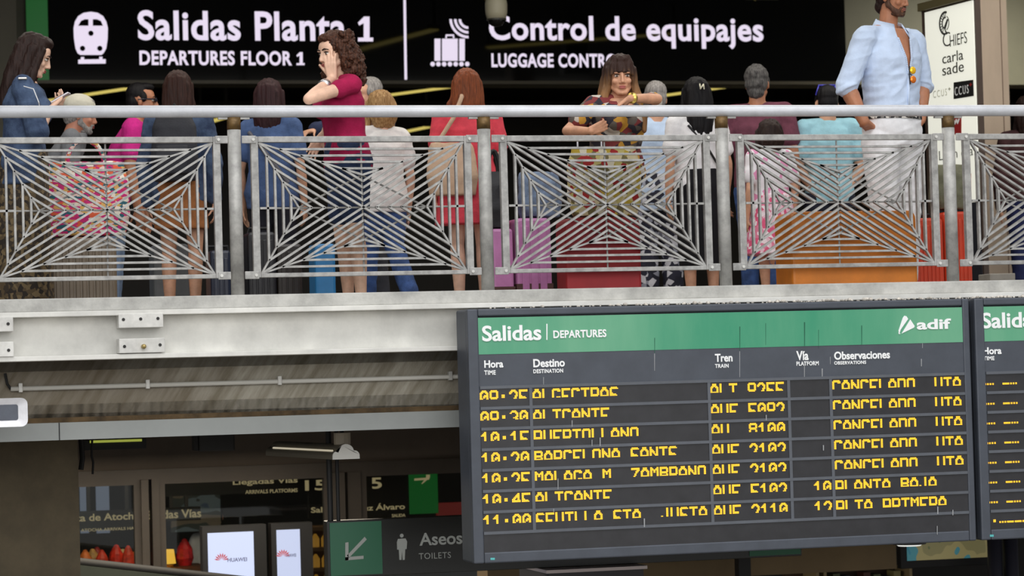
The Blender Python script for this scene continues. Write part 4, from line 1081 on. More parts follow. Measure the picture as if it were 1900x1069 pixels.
    # ---- clothing
    def top(s, material, hem=.50, sleeve='short', g=.014, neck=None, name='top', flare=0.0, amp=.004, neck_open=None, collar=False, col_mat=None):
        h = s.h; mb = MB(); rg = []
        zs = [z for z, _, _ in s.rings if z > hem*h+.005 and z < .82*h]
        for z in [hem*h]+zs:
            rx, ry = s.ring(max(z, s.rings[0][0])); c = s.sp(V((0, 0, z))); fl = flare*max(0, (.60*h-z))/(.1*h)
            rg.append((c.x, c.y, c.z, rx+g+fl, ry+g+fl*.7, .88))
        
        if s.male: c = s.sp(V((0, .004, .838*h))); rg.append((c.x, c.y, c.z, .050*h+.011, .042*h+.013, .92))
        else: c = s.sp(V((0, .012, .823*h))); rg.append((c.x, c.y, c.z, .050*h, .045*h, .95))
        mb.loft(rg, 30)
        if not s.male:
            for k in (-1, 1): mb.ball(s.sp(V((k*.043*h, -.052*h, .725*h))), (.036*h+g*.8,)*3, seg=14)
        q = h/1.7; w = 1.12 if s.male else .94
        for k in (-1, 1):
            a = s.arms[k]; mb.cap(a['S']+V((0, 0, .008)), .045*q*w+g, s.sp(V((k*.03*h, .015, .815*h))), .043*q*w+g*.6, 12)
            if sleeve == 'none': continue
            L = {'cap': .30, 'short': .58, 'elbow': .97, 'roll': 1.0, 'long': 1.0}[sleeve]
            e = a['S'].lerp(a['E'], min(L, 1.0)); g2 = g*1.05
            mb.chain([(a['S'], .049*q*w+g2), (a['S'].lerp(e, .5), .044*q*w+g2), (e, .041*q*w+g2*(1.35 if L < 1 else 1.15))], 14)
            if sleeve == 'roll': mb.tube(e, a['E'].lerp(a['W'], .10), .041*q*w+g2*1.5, .040*q*w+g2*1.7, 16)
            if sleeve == 'long': mb.chain([(e, .040*q*w+g2), (a['E'].lerp(a['W'], .3), .040*q*w+g2), (a['E'].lerp(a['W'], .95), .028*q*w+g2*.8)], 14)
        return organic(mb, name, material, s.t, max(s.vox, .006), 3, disp=(creases if name == 'shirt' else folds)(amp, s.base.x*7) if amp else None, cut=neck_open)
    def trousers(s, material, to=1.0, g=.014, name='trousers', top=.60, amp=.004):
        h = s.h; q = h/1.7; mb = MB(); rg = []
        for z in (.468, .525, .565, top):
            rx, ry = s.ring(z*h); c = s.sp(V((0, 0, z*h))); rg.append((c.x, c.y, c.z, rx+g*.8, ry+g*.8, .88))
        mb.loft(rg, 30)
        for k in (-1, 1):
            l = s.legs[k]; w = 1.05 if s.male else 1.0
            pts = [(l['hip'], .082*q*w+g), (l['hip'].lerp(l['knee'], .5), .068*q*w+g)]
            if to <= .5: pts[1] = (l['hip'].lerp(l['knee'], to*2), .070*q*w+g*1.2)
            else:
                pts += [(l['knee'], .050*q*w+g)]; e = l['knee'].lerp(l['ankle'], (to-.5)*2*.93)
                pts += [(e, .042*q*w+g)]
            mb.chain(pts, 14)
        return organic(mb, name, material, s.t, max(s.vox, .008), 3, disp=folds(amp, s.base.x*3) if amp else None)
    def skirt(s, material, to=.3, g=.016, flare=.02, top=.60, name='skirt', amp=.004):
        h = s.h; mb = MB(); rg = []
        zs = [to, (to+.47)/2, .47, .525, top] if to < .45 else [to, .525, top]
        for z in zs:
            rx, ry = s.ring(max(z*h, s.rings[0][0])); f = flare*max(0, .52-z)/.2; c = s.sp(V((0, 0, z*h))); rg.append((c.x, c.y, c.z, rx+g+f, ry+g+.02+f, .9))
        mb.loft(rg, 32)
        return organic(mb, name, material, s.t, max(s.vox, .008), 2, disp=(lambda co: amp*1.5*noise.noise(V((co.x*16, co.y*16, co.z*2)))))
    def shoes(s, material, name='shoe'):
        q = s.h/1.7
        for k in (-1, 1):
            a = s.legs[k]['ankle']; mb = MB()
            mb.cap(V((a.x, a.y+.02*q, .040*q)), .038*q, V((a.x, a.y-.15*q, .032*q)), .032*q, 12)
            mb.ball((a.x, a.y-.06*q, .012*q), (.043*q, .125*q, .012*q)); mb.ball((a.x, a.y+.01, .065*q), (.042*q, .05*q, .03*q))
            organic(mb, name, material, s.t, .007, 2)
    # ---- hair and face, in head coordinates
    def hp(s, p): return s.H @ V(p)
    def hair_short(s, m, disp=None, thick=1.0, back=0.0):
        mb = MB(); t = thick
        mb.ball((0, .026, .050), (.080*t, .088*t, .082*t), M=s.H); mb.ball((0, .050, .000), (.074*t, .064*t, .078), M=s.H); mb.ball((0, -.020, .092), (.058, .066, .034*t), M=s.H)
        for k in (-1, 1): mb.ball((k*.066, -.012, .022), (.016, .030, .036), M=s.H)
        if back: mb.ball((0, .06, -.06), (.058, .05, back), M=s.H)
        return organic(mb, 'hair', m, s.t, .006, 2, disp or strands(.004, 60, 30))
    def hair_long(s, m, length=.30, width=.085, front=True, fringe=False, disp=None, flare=1.0, back=.0, vox=.006, ly=0.0):
        mb = MB()
        mb.ball((0, .022, .048), (.085, .100, .086), M=s.H); mb.ball((0, -.022, .094), (.060, .064, .034), M=s.H)
        rg = []; H0 = s.H
        mb2 = MB(); n = 6
        for i in range(n+1):
            f = i/n; z = .03-f*(length+.03); w = width*(1+.10*math.sin(f*3.1))*(1+(flare-1)*f)
            c = (0, .066-.014*f+back*f+.010*math.sin(f*3), z); rg.append((c[0], c[1], c[2], w*(1-.35*f**4), .056*(1-.4*f**3), .9))
        rg.insert(0, (0, .054, .075, width*.86, .062, .95)); rg.insert(0, (0, .036, .108, width*.60, .060, 1.0)); rg.insert(0, (0, .020, .130, width*.25, .030, 1.0))
        mb2.loft(rg[::-1], 26); bmesh.ops.transform(mb2.bm, matrix=H0, verts=mb2.bm.verts[:])
        me = bpy.data.meshes.new('t'); mb2.bm.to_mesh(me); mb2.bm.free(); mb.bm.from_mesh(me); bpy.data.meshes.remove(me)
        for k in (-1, 1):
            mb.ball((k*.068, .0, .0), (.020, .050, .075), M=s.H)
            if front:
                L = min(length, front if front is not True else .2)
                mb.chain([(s.hp((k*.072, -.018-ly, .04)), .022), (s.hp((k*.076, -.014-ly, -.05)), .024), (s.hp((k*.090*flare, -.02-ly, -.06-L*.5)), .028), (s.hp((k*.094*flare, -.035, -.06-L*.95)), .018)], 12)
        if ly:
            for k in (-1, 1): mb.chain([(s.hp((k*.074, .012, .03)), .034), (s.hp((k*.074, .012, -.06)), .036), (s.hp((k*.082, .010, -.15)), .036), (s.hp((k*.084, .0, -.15-.3*length)), .022)], 12)
        if fringe:
            for j in range(-5, 6):
                x = j*.0115; mb.chain([(s.hp((x*.7, -.045, .112)), .013), (s.hp((x, -.080+abs(x)*.35, .068)), .012), (s.hp((x*1.1, -.094+abs(x)*.45, .024-abs(x)*.25)), .008)], 8)
        return organic(mb, 'hair', m, s.t, vox, 2, disp or strands(.006))
    def hair_curly(s, m, seed=1):
        mb = MB(); rg = random.Random(seed)
        mb.ball((0, .022, .046), (.086, .100, .086), M=s.H); mb.ball((0, -.02, .088), (.060, .066, .032), M=s.H)
        for i in range(330):
            a = rg.uniform(-.32, 3.46)*1.0; z = rg.uniform(-.21, .105); 
            w = .092+.042*max(0, min(1, (.06-z)/.12))*(1-.35*max(0, (-.10-z)/.1))
            x = math.cos(a)*w; y = .035+math.sin(a)*w*.98
            if y < -.02 and z < .07 and abs(x) < .085: continue
            mb.ball((x, y, z), rg.uniform(.010, .023), seg=7, M=s.H)
        mb.ball((0, .055, -.05), (.100, .075, .125), M=s.H)
        for k in (-1, 1): mb.chain([(s.hp((k*.075, -.01, .05)), .024), (s.hp((k*.094, .0, -.05)), .030), (s.hp((k*.096, .01, -.15)), .030)], 10)
        return organic(mb, 'hair', m, s.t, .0045, 1, curls(.0075, 85))
    def face(s, brow, lip=(160, 84, 78), iris=(52, 36, 26), scale=1.0):
        mw = mat('eye_white', (214, 208, 200), .3); mi = mat('iris_%d' % iris[0], iris, .2); ml = mat('lips_%d_%d' % lip[:2], lip, .45)
        for k in (-1, 1):
            MB().ball((k*.0305, -.0745, -.001), (.0130, .0115, .0066), M=s.H, seg=14).build('eye', mw, s.t, True, inv=Matrix.Identity(4))
            MB().ball((k*.0305, -.0840, -.0015), (.0060, .0035, .0058), M=s.H, seg=12).build('iris', mi, s.t, True, inv=Matrix.Identity(4))
            e = MB(); e.chain([(s.hp((k*.016, -.0845, .0075)), .0022), (s.hp((k*.030, -.0870, .0095)), .0026), (s.hp((k*.045, -.0765, .0055)), .002)], 6); e.build('eyelashes', brow, s.t, True, inv=Matrix.Identity(4))
            b = MB(); b.chain([(s.hp((k*.013, -.0925, .0225)), .0040), (s.hp((k*.030, -.0915, .0275)), .0042), (s.hp((k*.050, -.0780, .0215)), .0026)], 8)
            b.build('eyebrow', brow, s.t, True, inv=Matrix.Identity(4))
        l = MB(); l.ball((0, -.0925, -.0615), (.0215, .0075, .0048), M=s.H); l.ball((0, -.0915, -.0705), (.0185, .0080, .0058), M=s.H)
        l.build('lips', ml, s.t, True, inv=Matrix.Identity(4))
    def beard(s, m, short=True, disp=.003):
        mb = MB(); o = .004
        for k in (-1, 1):
            mb.cap(s.hp((k*.056, -.006, -.050)), .0185*s.hs, s.hp((k*.020, -.068, -.096)), .0215*s.hs, 12)
            mb.cap(s.hp((k*.062, -.004, -.010)), .012*s.hs, s.hp((k*.056, -.006, -.055)), .018*s.hs, 10)
            mb.cap(s.hp((k*.024, -.082, -.060)), .007*s.hs, s.hp((k*.028, -.076, -.085)), .010*s.hs, 8); mb.cap(s.hp((0, -.0945, -.052)), .0065*s.hs, s.hp((k*.024, -.083, -.060)), .0065*s.hs, 8)
        mb.ball((0, -.074, -.100), (.024, .020, .016), M=s.H); mb.ball((0, -.030, -.105), (.042, .045, .014), M=s.H)
        return organic(mb, 'beard', m, s.t, .0045, 2, curls(disp, 120))
def inverse_thing(name, label, cat, w, rz=0, group=None): return thing(name, label, cat, w, rz, group)
sk_fair = skin_mat('fair', (226, 184, 158)); sk_mid = skin_mat('mid', (206, 156, 126)); sk_tan = skin_mat('tan', (176, 118, 86)); sk_dark = skin_mat('deep', (140, 92, 66))
h_black = hair_mat('black', (20, 18, 20)); h_dkbr = hair_mat('dark_brown', (44, 30, 26)); h_brown = hair_mat('brown', (78, 48, 34)); h_auburn = hair_mat('auburn', (128, 68, 40)); h_blond = hair_mat('blond', (128, 92, 54), (186, 150, 104))
h_curl = hair_mat('curly_brown', (36, 23, 19), (92, 58, 42)); h_grey = hair_mat('grey', (110, 106, 104), (168, 164, 160)); h_ombre = hair_mat('ombre', (62, 40, 32), (70, 46, 36)); 
def ombre(m, z0, z1, c0, c1):
    nt = m.node_tree; b = nt.nodes['Principled BSDF']; t = nt.nodes.new('ShaderNodeTexCoord'); sx = nt.nodes.new('ShaderNodeSeparateXYZ'); mr = nt.nodes.new('ShaderNodeMapRange'); n = nt.nodes.new('ShaderNodeTexNoise'); ad = nt.nodes.new('ShaderNodeMath'); mpg = nt.nodes.new('ShaderNodeMapping')
    mpg.inputs['Scale'].default_value = (60, 60, 4); nt.links.new(t.outputs['Object'], mpg.inputs[0]); nt.links.new(mpg.outputs[0], n.inputs[0]); n.inputs['Scale'].default_value = 1
    nt.links.new(t.outputs['Object'], sx.inputs[0]); mr.inputs['From Min'].default_value = z0; mr.inputs['From Max'].default_value = z1; nt.links.new(sx.outputs['Z'], mr.inputs['Value'])
    ad.operation = 'MULTIPLY_ADD'; nt.links.new(n.outputs[0], ad.inputs[0]); ad.inputs[1].default_value = .6; nt.links.new(mr.outputs[0], ad.inputs[2])
    r = nt.nodes.new('ShaderNodeValToRGB'); r.color_ramp.elements[0].position = .35; r.color_ramp.elements[1].position = 1.25 if False else 1.0; r.color_ramp.elements[0].color = rgb(*c0); r.color_ramp.elements[1].color = rgb(*c1)
    nt.links.new(ad.outputs[0], r.inputs[0]); nt.links.new(r.outputs[0], b.inputs['Base Color'])
h_sp = hair_mat('salt_pepper', (52, 50, 50), (104, 102, 100))
denim = cloth('denim_blue', (46, 58, 84), .2, .3, (80, 98, 126), 9); denim_dk = cloth('denim_dark', (48, 62, 92), .18, .3); jeans = cloth('jeans', (62, 88, 140), .18); jeans_lt = cloth('jeans_light', (128, 150, 182), .12)

# 1 woman with the phone
P = Person('person with long dark hair in a denim jacket, holding a phone at the left edge', 36, 60, .55, 82, vox=.0055, hpitch=22, lean=.03)
P.arm(-1, P.loc(at(70, 246, .36)), P.loc(at(92, 203, .42)), P.loc(at(114, 184, .46))-P.loc(at(92, 203, .42)), palm=V((.3, .1, 1)), curl=26)
P.arm(1, P.loc(at(66, 246, .80)), P.loc(at(94, 207, .66)), P.loc(at(114, 186, .56))-P.loc(at(94, 207, .66)), palm=V((0, 0, 1)), curl=26)
P.body(sk_fair); P.top(denim, .46, 'elbow', .022, name='jacket', amp=.006, flare=.005); P.face(h_dkbr)
P.hair_long(h_dkbr, .36, .088, front=.30, flare=1.05, ly=.024)
P.skirt(pattern('brown_sequin', [(58, 48, 36), (92, 76, 52), (44, 36, 28), (118, 100, 70)], 46), .05, flare=.01, top=.58, name='skirt'); P.shoes(mat('shoe_black', (26, 26, 28), .5))
cb = MB(); cb.path([P.loc(at(44, 160, .30)), P.loc(at(62, 165, .25)), P.loc(at(72, 190, .22)), P.loc(at(76, 215, .28))], .003, 6); cb.build('earphone_cord', mat('cord_white', (220, 220, 220), .5), P.t, inv=I4)
MB().box(P.loc(at(42, 146, .33)), (.05, .05, .012)).build('shoulder_stud', mat('stud_silver', (200, 196, 188), .3, .5), P.t, inv=I4, bevel=.004)
q = at(113, 186, .46); t = thing('mobile_phone', 'white edged mobile phone held by the woman in the denim jacket', 'phone', q)
R = Matrix.Rotation(rad(-20), 3, 'Z') @ Matrix.Rotation(rad(-28), 3, 'Y')
MB().box(q+V((.0, 0, .014)), (.115, .062, .009), R).build('case', mat('phone_white', (224, 222, 226), .3), t, bevel=.003); MB().box(q+V((-.002, -.0, .0195)), (.10, .055, .002), R).build('screen', mat('phone_screen', (40, 42, 60), .1), t)

# 7 curly woman leaning on the rail
P = Person('person with curly brown hair and crimson top, elbow on the handrail, hand at face', 640, 57, .30, -76, vox=.0048, lean=.05, hyaw=14, hpitch=10)
E = P.loc(V((at(573, 190, .0).x, .0, HR+.035+.036))); W = P.loc(at(603, 136, .10)); 
fc = P.hp((.045, -.085, -.055))
P.arm(1, E, P.hp((.050, -.085, -.150)), P.hp((.052, -.075, .03))-P.hp((.050, -.085, -.150)), palm=P.H.to_3x3() @ V((-.55, .9, 0)), curl=8)
P.arm(-1, P.loc(at(612, 236, .5)), P.loc(at(600, 252, .52)))
P.body(sk_fair); crim = cloth('crimson', (160, 24, 72), .08)
P.top(crim, .50, 'cap', .012, amp=.004, neck_open=lambda c, P=P: c.z > .775*P.h and abs(c.x) < .055 and c.y < -.0)
P.face(h_dkbr); P.hair_curly(h_curl); P.trousers(denim_dk, .34, name='shorts')
P.shoes(mat('sneaker_grey', (186, 182, 176), .7, 0, .12, 30))
a = P.arms[1]; p0 = a['E'].lerp(a['W'], .62); p1 = a['E'].lerp(a['W'], .74); MB().tube(p0, p1, .037, .035, 20).build('watch', mat('watch_silver', (206, 204, 206), .25, .8), P.t, True, inv=I4)

# 11 woman with fringe leaning on the rail
P = Person('person with dark fringe and long brown hair, patterned blouse, forearm on the handrail', 1131, 103, .50, 6, vox=.0048, lean=.14, hs=1.04, hyaw=-16, hpitch=4, width=1.12)
zr = HR+.035+.042
P.arm(1, P.loc(V((at(1220, 190, .16).x, .16, zr+.012))), P.loc(V((at(1170, 190, .0).x, .0, zr))), V((-.55, .62, -.55)), V((0, -.2, -1)), 20)
P.arm(-1, P.loc(at(1052, 243, .34)), P.loc(at(1096, 243, .16)), V((.9, -.1, .35)), V((.1, .9, .2)), 34)
P.body(skin_mat('warm', (204, 150, 118)))
blouse = pattern('blouse_print', [(38, 34, 46), (118, 42, 44), (196, 188, 176), (44, 40, 50), (190, 140, 48), (120, 46, 46), (90, 82, 74)], 24, rough=.8)
P.top(blouse, .50, 'short', .018, amp=.004, flare=.012, neck_open=lambda c, P=P: c.z > .76*P.h and abs(c.x) < .05 and c.y < -.12)
P.face(h_dkbr, (176, 96, 90)); ombre(h_ombre, P.hp((0, 0, -.14)).z, P.hp((0, 0, .10)).z, (150, 110, 72), (52, 34, 28)); P.hair_long(h_ombre, .30, .100, front=.27, fringe=True, flare=1.38)
P.trousers(cloth('black_trousers', (30, 30, 34)), 1.0); P.shoes(MATS['shoe_black'])
p0 = P.arms[1]['E'].lerp(P.arms[1]['W'], .90); p1 = P.arms[1]['E'].lerp(P.arms[1]['W'], .97); MB().tube(p0, p1, .034, .033, 18).build('bracelet', mat('gold_bracelet', (222, 190, 96), .25, .9), P.t, True, inv=I4)

# 17 man in the pale shirt
P = Person('person in open pale blue shirt and white trousers, hands in pockets, short beard', 1646, -43, .70, 24, male=True, vox=.0052, hyaw=10, hpitch=14, lean=.01, width=1.0)
P.arm(-1, P.loc(at(1571, 160, .62)), P.loc(at(1603, 226, .57)), P.loc(at(1640, 262, .70))-P.loc(at(1603, 226, .57)), V((1, .2, 0)), 14)
P.arm(1, P.loc(at(1710, 158, .80)), P.loc(at(1708, 222, .68)), P.loc(at(1682, 256, .72))-P.loc(at(1708, 222, .68)), V((-1, .2, 0)), 14)
P.body(sk_tan); shirt = cloth('pale_blue_shirt', (196, 212, 236), .05, .15, scale=5)
hh = P.h
P.top(shirt, .555, 'roll', .014, name='shirt', amp=.0075, flare=.004, neck_open=lambda c, hh=hh: c.y < -.02 and c.z > .69*hh and abs(c.x) < min(.004+(c.z-.69*hh)*.22, .058))
P.face(h_dkbr, (150, 88, 76)); P.beard(hair_mat('beard_brown', (88, 62, 48)), disp=.0015); P.hair_short(h_dkbr, strands(.010, 40, 22), 1.08, .06)
cl = MB(); n_ = 30; tv, bv_, = [], []
nc = P.sp(V((0, .012, .832*hh)))
for i in range(n_+1):
    th = rad(-90+24+312*i/n_); f = max(0, 1-min(i, n_-i)/9.0)**.8      # 1 at the two front ends
    tv.append(cl.bm.verts.new((nc.x+.082*math.cos(th)*(1+.06*f), nc.y+.080*math.sin(th)*(1+.12*f), nc.z+.078-.046*f)))
    bv_.append(cl.bm.verts.new((nc.x+(.116+.050*f)*math.cos(th+rad(0)), nc.y+(.108+.034*f)*math.sin(th), nc.z+.022-.085*f)))
for i in range(n_): cl.bm.faces.new((tv[i], tv[i+1], bv_[i+1], bv_[i]))
pk = MB()
for k in (-1, 1):
    pts = []
    for i in range(21):
        z = (.69+(.80-.69)*i/20)*hh; x = k*(.005+(z-.69*hh)*.225); rx_, ry_ = P.ring(z); s_ = P.sp(V((x, -(ry_+.016)*(1-abs(x/rx_)**2.4)**.5, z))); pts.append((s_, .0075))
    pk.chain(pts, 8)
z0_ = P.sp(V((0, -P.ring(.69*hh)[1]-.013, .69*hh))); z1_ = P.sp(V((0, -P.ring(.57*hh)[1]-.014, .57*hh))); pk.chain([(z0_, .008), (z1_, .008)], 8)
pk.build('placket', shirt, P.t, True, inv=I4)
c_ = cl.build('collar', shirt, P.t, True, inv=Matrix.Identity(4)); so = c_.modifiers.new('s', 'SOLIDIFY'); so.thickness = .006
P.trousers(cloth('white_trousers', (236, 236, 238), .04, .1), 1.0, .020, top=.575, amp=.006); P.shoes(MATS['shoe_black'])
rx, ry = P.ring(.56*hh); c0 = P.sp(V((0, 0, .56*hh)))
MB().loft([(c0.x, c0.y, .553*hh, rx+.026, ry+.026, .88), (c0.x, c0.y, .577*hh, rx+.026, ry+.026, .88)], 40).build('belt', pattern('belt_print', [(20, 20, 22), (214, 210, 200), (24, 24, 26), (120, 116, 110)], 60), P.t, inv=Matrix.Identity(4))
MB().box(P.sp(V((.0, -ry-.034, .565*hh))), (.05, .012, .04)).build('buckle', mat('buckle', (90, 86, 78), .3, .8), P.t, inv=I4, bevel=.004)
g = P.M @ P.sp(V((.012, -.066*hh*1.0-.034, .700*hh)))
t = thing('sunglasses', 'orange mirrored sunglasses hung from the open pale blue shirt', 'sunglasses', g)
ex = V((1, .25, 0)).normalized()
for dz, c in ((.0, (246, 190, 40)), (-.058, (226, 120, 40))):
    MB().ball((g.x+.004, g.y-.004, g.z+dz), (.021, .006, .024)).build('lens', mat('mirror_lens_%d' % c[1], c, .12, .6), t, True)
MB().chain([(V((g.x-.016, g.y, g.z+.025)), .004), (V((g.x-.020, g.y, g.z-.03)), .004), (V((g.x-.014, g.y, g.z-.085)), .004)], 8).chain([(V((g.x-.018, g.y, g.z-.02)), .003), (V((g.x-.004, g.y-.003, g.z-.03)), .003)], 6).build('frame', m_dark, t)

# ---- people further back
black_sh = MATS['shoe_black']
P = Person('older person with white cap and grey beard, grey top, beside the woman with the phone', 74, 190, 3.0, 84, male=True, vox=.008, lean=.22, hpitch=8, h=1.565)
P.body(skin_mat('ruddy', (190, 128, 102))); P.face(h_grey); P.beard(h_grey, disp=.003)
P.top(cloth('grey_shirt', (112, 114, 118)), .5, 'short', .016); P.trousers(cloth('navy_trousers', (40, 44, 58)), 1.0); P.shoes(black_sh); P.hair_short(h_grey)
mb = MB(); mb.ball((0, .012, .062), (.090, .106, .080), M=P.H); mb.ball((0, -.088, .050), (.060, .045, .010), M=P.H); organic(mb, 'cap', cloth('cap_cream', (206, 202, 186), .05, .1), P.t, .006, 2)
mb = MB(); mb.path([P.sp(V((-.10, -.09, .74*P.h))), P.sp(V((-.12, -.02, .815*P.h))), P.sp(V((-.11, .08, .76*P.h)))], .010); mb.build('strap', m_dark, P.t, inv=I4)

P = Person('person in magenta shirt with dark glasses, bending forward left of the backpack', 200, 158, 3.8, 78, male=True, vox=.008, lean=.20, h=1.74)
P.body(sk_tan); P.top(cloth('magenta', (206, 44, 138), .07), .49, 'short', .018); P.trousers(jeans_lt, 1.0); P.shoes(black_sh); P.hair_short(h_black, strands(.002), .97); P.face(h_black)
mb = MB()
for k in (-1, 1): mb.ball(P.hp((k*.033, -.095, .002)), (.026, .008, .019)); mb.path([P.hp((k*.058, -.085, .006)), P.hp((k*.080, -.02, .006)), P.hp((k*.080, .02, .004))], .005)
mb.build('glasses', mat('glasses_dark', (26, 28, 40), .2), P.t, inv=I4)

P = Person('person with dark brown hair, denim jacket and black backpack, seen from behind', 330, 134, 1.9, 162, vox=.0075)
P.body(sk_mid); P.top(denim, .47, 'long', .024, name='jacket', amp=.006); P.hair_long(hair_mat('chestnut', (58, 36, 30)), .24, .088, front=.16)
P.skirt(cloth('tan_suede', (152, 98, 58), .15), .36, flare=.012); P.shoes(mat('shoe_brown', (70, 50, 40), .6))
bw_ = P.M @ P.sp(V((0, .19, .70*P.h)))
t = thing('backpack', 'black backpack worn over the denim jacket', 'backpack', bw_, P.hd)
mb = MB(); mb.loft([(0, 0, -.24, .13, .065, .7), (0, .01, -.1, .15, .085, .7), (0, 0, .10, .14, .07, .7), (0, -.015, .20, .10, .045, .8)], 24)
organic(mb, 'bag', mat('backpack_black', (38, 40, 48), .7, 0, .1, 12, .2), t, .010, 2, wrinkle(.004))
mb = MB(); mb.loft([(0, .085, -.20, .10, .03, .7), (0, .10, -.09, .11, .035, .7), (0, .09, -.02, .10, .025, .7)], 20); organic(mb, 'pocket', MATS['backpack_black'], t, .010, 2)
mb = MB(); mb.path([V((0.03, -.03, .20)), V((0, -.03, .25)), V((-.03, -.03, .20))], .008)
for k in (-1, 1): mb.path([V((k*.08, -.055, .17)), V((k*.10, -.16, .215)), V((k*.105, -.27, .12))], .016)
mb.build('strap', m_dark, t, inv=I4)

P = Person('person with dark plum hair and blue denim top, seen from behind near the second post', 500, 149, 2.4, 150, vox=.0085)
P.body(sk_mid); P.top(cloth('blue_chambray', (76, 98, 140), .12), .46, 'short', .020); P.hair_long(hair_mat('plum', (56, 34, 36)), .28, .090, front=.2); P.trousers(cloth('dark_trousers', (38, 38, 46)), 1.0); P.shoes(black_sh)
mb = MB(); mb.path([P.sp(V((.12, .09, .78*P.h))), P.sp(V((-.02, .14, .68*P.h))), P.sp(V((-.15, .10, .56*P.h)))], .014); mb.build('strap', mat('strap_grey', (96, 96, 104), .6), P.t, inv=I4)

P = Person('grey haired person in a navy jacket behind the curly haired woman, hand reaching down', 683, 158, 3.5, -72, male=True, vox=.0085, h=1.72)
P.arm(1, P.loc(at(622, 244, 3.15)), P.loc(at(586, 240, 3.0)), P.loc(at(562, 247, 2.95))-P.loc(at(586, 240, 3.0)), V((0, 0, -1)), 30)
P.body(sk_mid); P.top(cloth('navy_jacket', (44, 52, 78), .1), .44, 'long', .028, name='jacket', amp=.006); P.hair_short(h_grey); P.face(h_grey); P.trousers(cloth('grey_trousers', (60, 62, 70)), 1.0); P.shoes(black_sh)

P = Person('person with blond bobbed hair in white top and blue jeans, walking behind the navy jacket', 704, 170, 2.3, 192, vox=.0085)
P.leg(1, knee=(.06, -.10, .46), ankle=(.06, -.16, .08)); P.leg(-1, knee=(-.06, .04, .46), ankle=(-.06, .28, .12))
P.body(sk_fair); P.top(cloth('white_blouse', (232, 230, 228), .04), .46, 'short', .022, amp=.006); P.hair_long(h_blond, .13, .088, front=.1); P.trousers(jeans, 1.0, .022); P.shoes(mat('shoe_tan', (150, 110, 80), .6))

P = Person('person with long auburn hair in coral dress, beige shoulder bag, seen from behind', 864, 130, 1.7, 176, vox=.007, width=1.06)
P.body(sk_fair); P.top(cloth('coral', (222, 74, 88), .07), .36, 'short', .022, name='dress', flare=.018, amp=.005); P.hair_long(h_auburn, .25, .094, front=.1, flare=1.1); P.shoes(MATS['shoe_tan'])
bw_ = P.M @ V((.14, .17, .60*P.h))
t = thing('shoulder_bag', 'beige shoulder bag hanging behind the coral dress', 'bag', bw_, P.hd)
mb = MB(); mb.loft([(0, 0, -.20, .15, .05, .7), (0, .01, -.08, .17, .065, .7), (0, 0, .10, .15, .05, .7), (0, 0, .14, .13, .03, .8)], 24)
organic(mb, 'bag', mat('bag_beige', (196, 164, 136), .6, 0, .08, 10, .15), t, .010, 2, wrinkle(.005))
mb = MB(); d_ = P.hd; mb.path([V((.10, 0, .12)), V((-.02, .015, .30)), V((-.085, -.03, .44)), V((-.10, -.14, .47))], .014); mb.build('strap', MATS['bag_beige'], t, inv=I4)

P = Person('grey haired person in pale blue shirt and floral trousers, behind the fringed woman', 1216, 171, 3.2, 172, vox=.0085, h=1.66)
P.body(sk_mid); P.top(cloth('sky_shirt', (186, 206, 232), .05), .44, 'elbow', .022); P.hair_short(h_grey)
P.trousers(pattern('floral_navy', [(28, 30, 46), (36, 38, 56), (28, 30, 46), (206, 208, 216), (150, 154, 168)], 24), 1.0, .03); P.shoes(black_sh)

P = Person('person with long black hair and pale hair clip, white top and black skirt, from behind', 1290, 146, 1.9, 182, vox=.0075)
P.body(sk_mid); P.top(cloth('white_tee', (236, 235, 236), .04), .52, 'short', .022, amp=.005); P.hair_long(h_black, .34, .086, front=.1, back=.03); P.skirt(cloth('black_skirt', (24, 24, 28)), .18, flare=-.01); P.shoes(black_sh)
mb = MB()
for k in (-1, 1): mb.cap(P.hp((k*.013, .130, .038)), .0045, P.hp((k*.013, .122, .070)), .0045, 8)
mb.cap(P.hp((-.013, .122, .070)), .0045, P.hp((.013, .130, .038)), .0045, 8); mb.build('hair_clip', mat('clip_cream', (226, 222, 196), .4), P.t, True, inv=I4)
mb = MB(); mb.path([P.sp(V((.10, .10, .79*P.h))), P.sp(V((-.03, .135, .68*P.h))), P.sp(V((-.17, .10, .55*P.h)))], .008); mb.build('strap', m_dark, P.t, inv=I4)

P = Person('person with greying hair in a maroon shirt, face turned away to the right', 1404, 124, 3.0, 148, male=True, vox=.0085)
P.body(sk_tan); P.top(cloth('maroon', (110, 62, 78), .1), .46, 'short', .022); P.hair_short(h_sp, strands(.008, 40, 30), 1.08, .05); P.trousers(jeans, 1.0); P.shoes(black_sh); P.face(h_sp)

P = Person('child with dark hair, white top and pink checked skirt left of the orange trunk', 1426, 224, 1.6, 184, vox=.008, hs=.93)
P.body(sk_mid); P.top(pattern('white_pink_print', [(234, 230, 234), (236, 232, 236), (230, 150, 190), (236, 234, 238)], 22), .50, 'short', .018); P.hair_long(h_dkbr, .10, .082, front=.08)
P.skirt(pattern('pink_gingham', [(224, 90, 130), (240, 200, 214), (228, 130, 160), (246, 230, 236)], 40), .27, flare=.05); P.shoes(mat('shoe_pink', (200, 130, 150), .6))

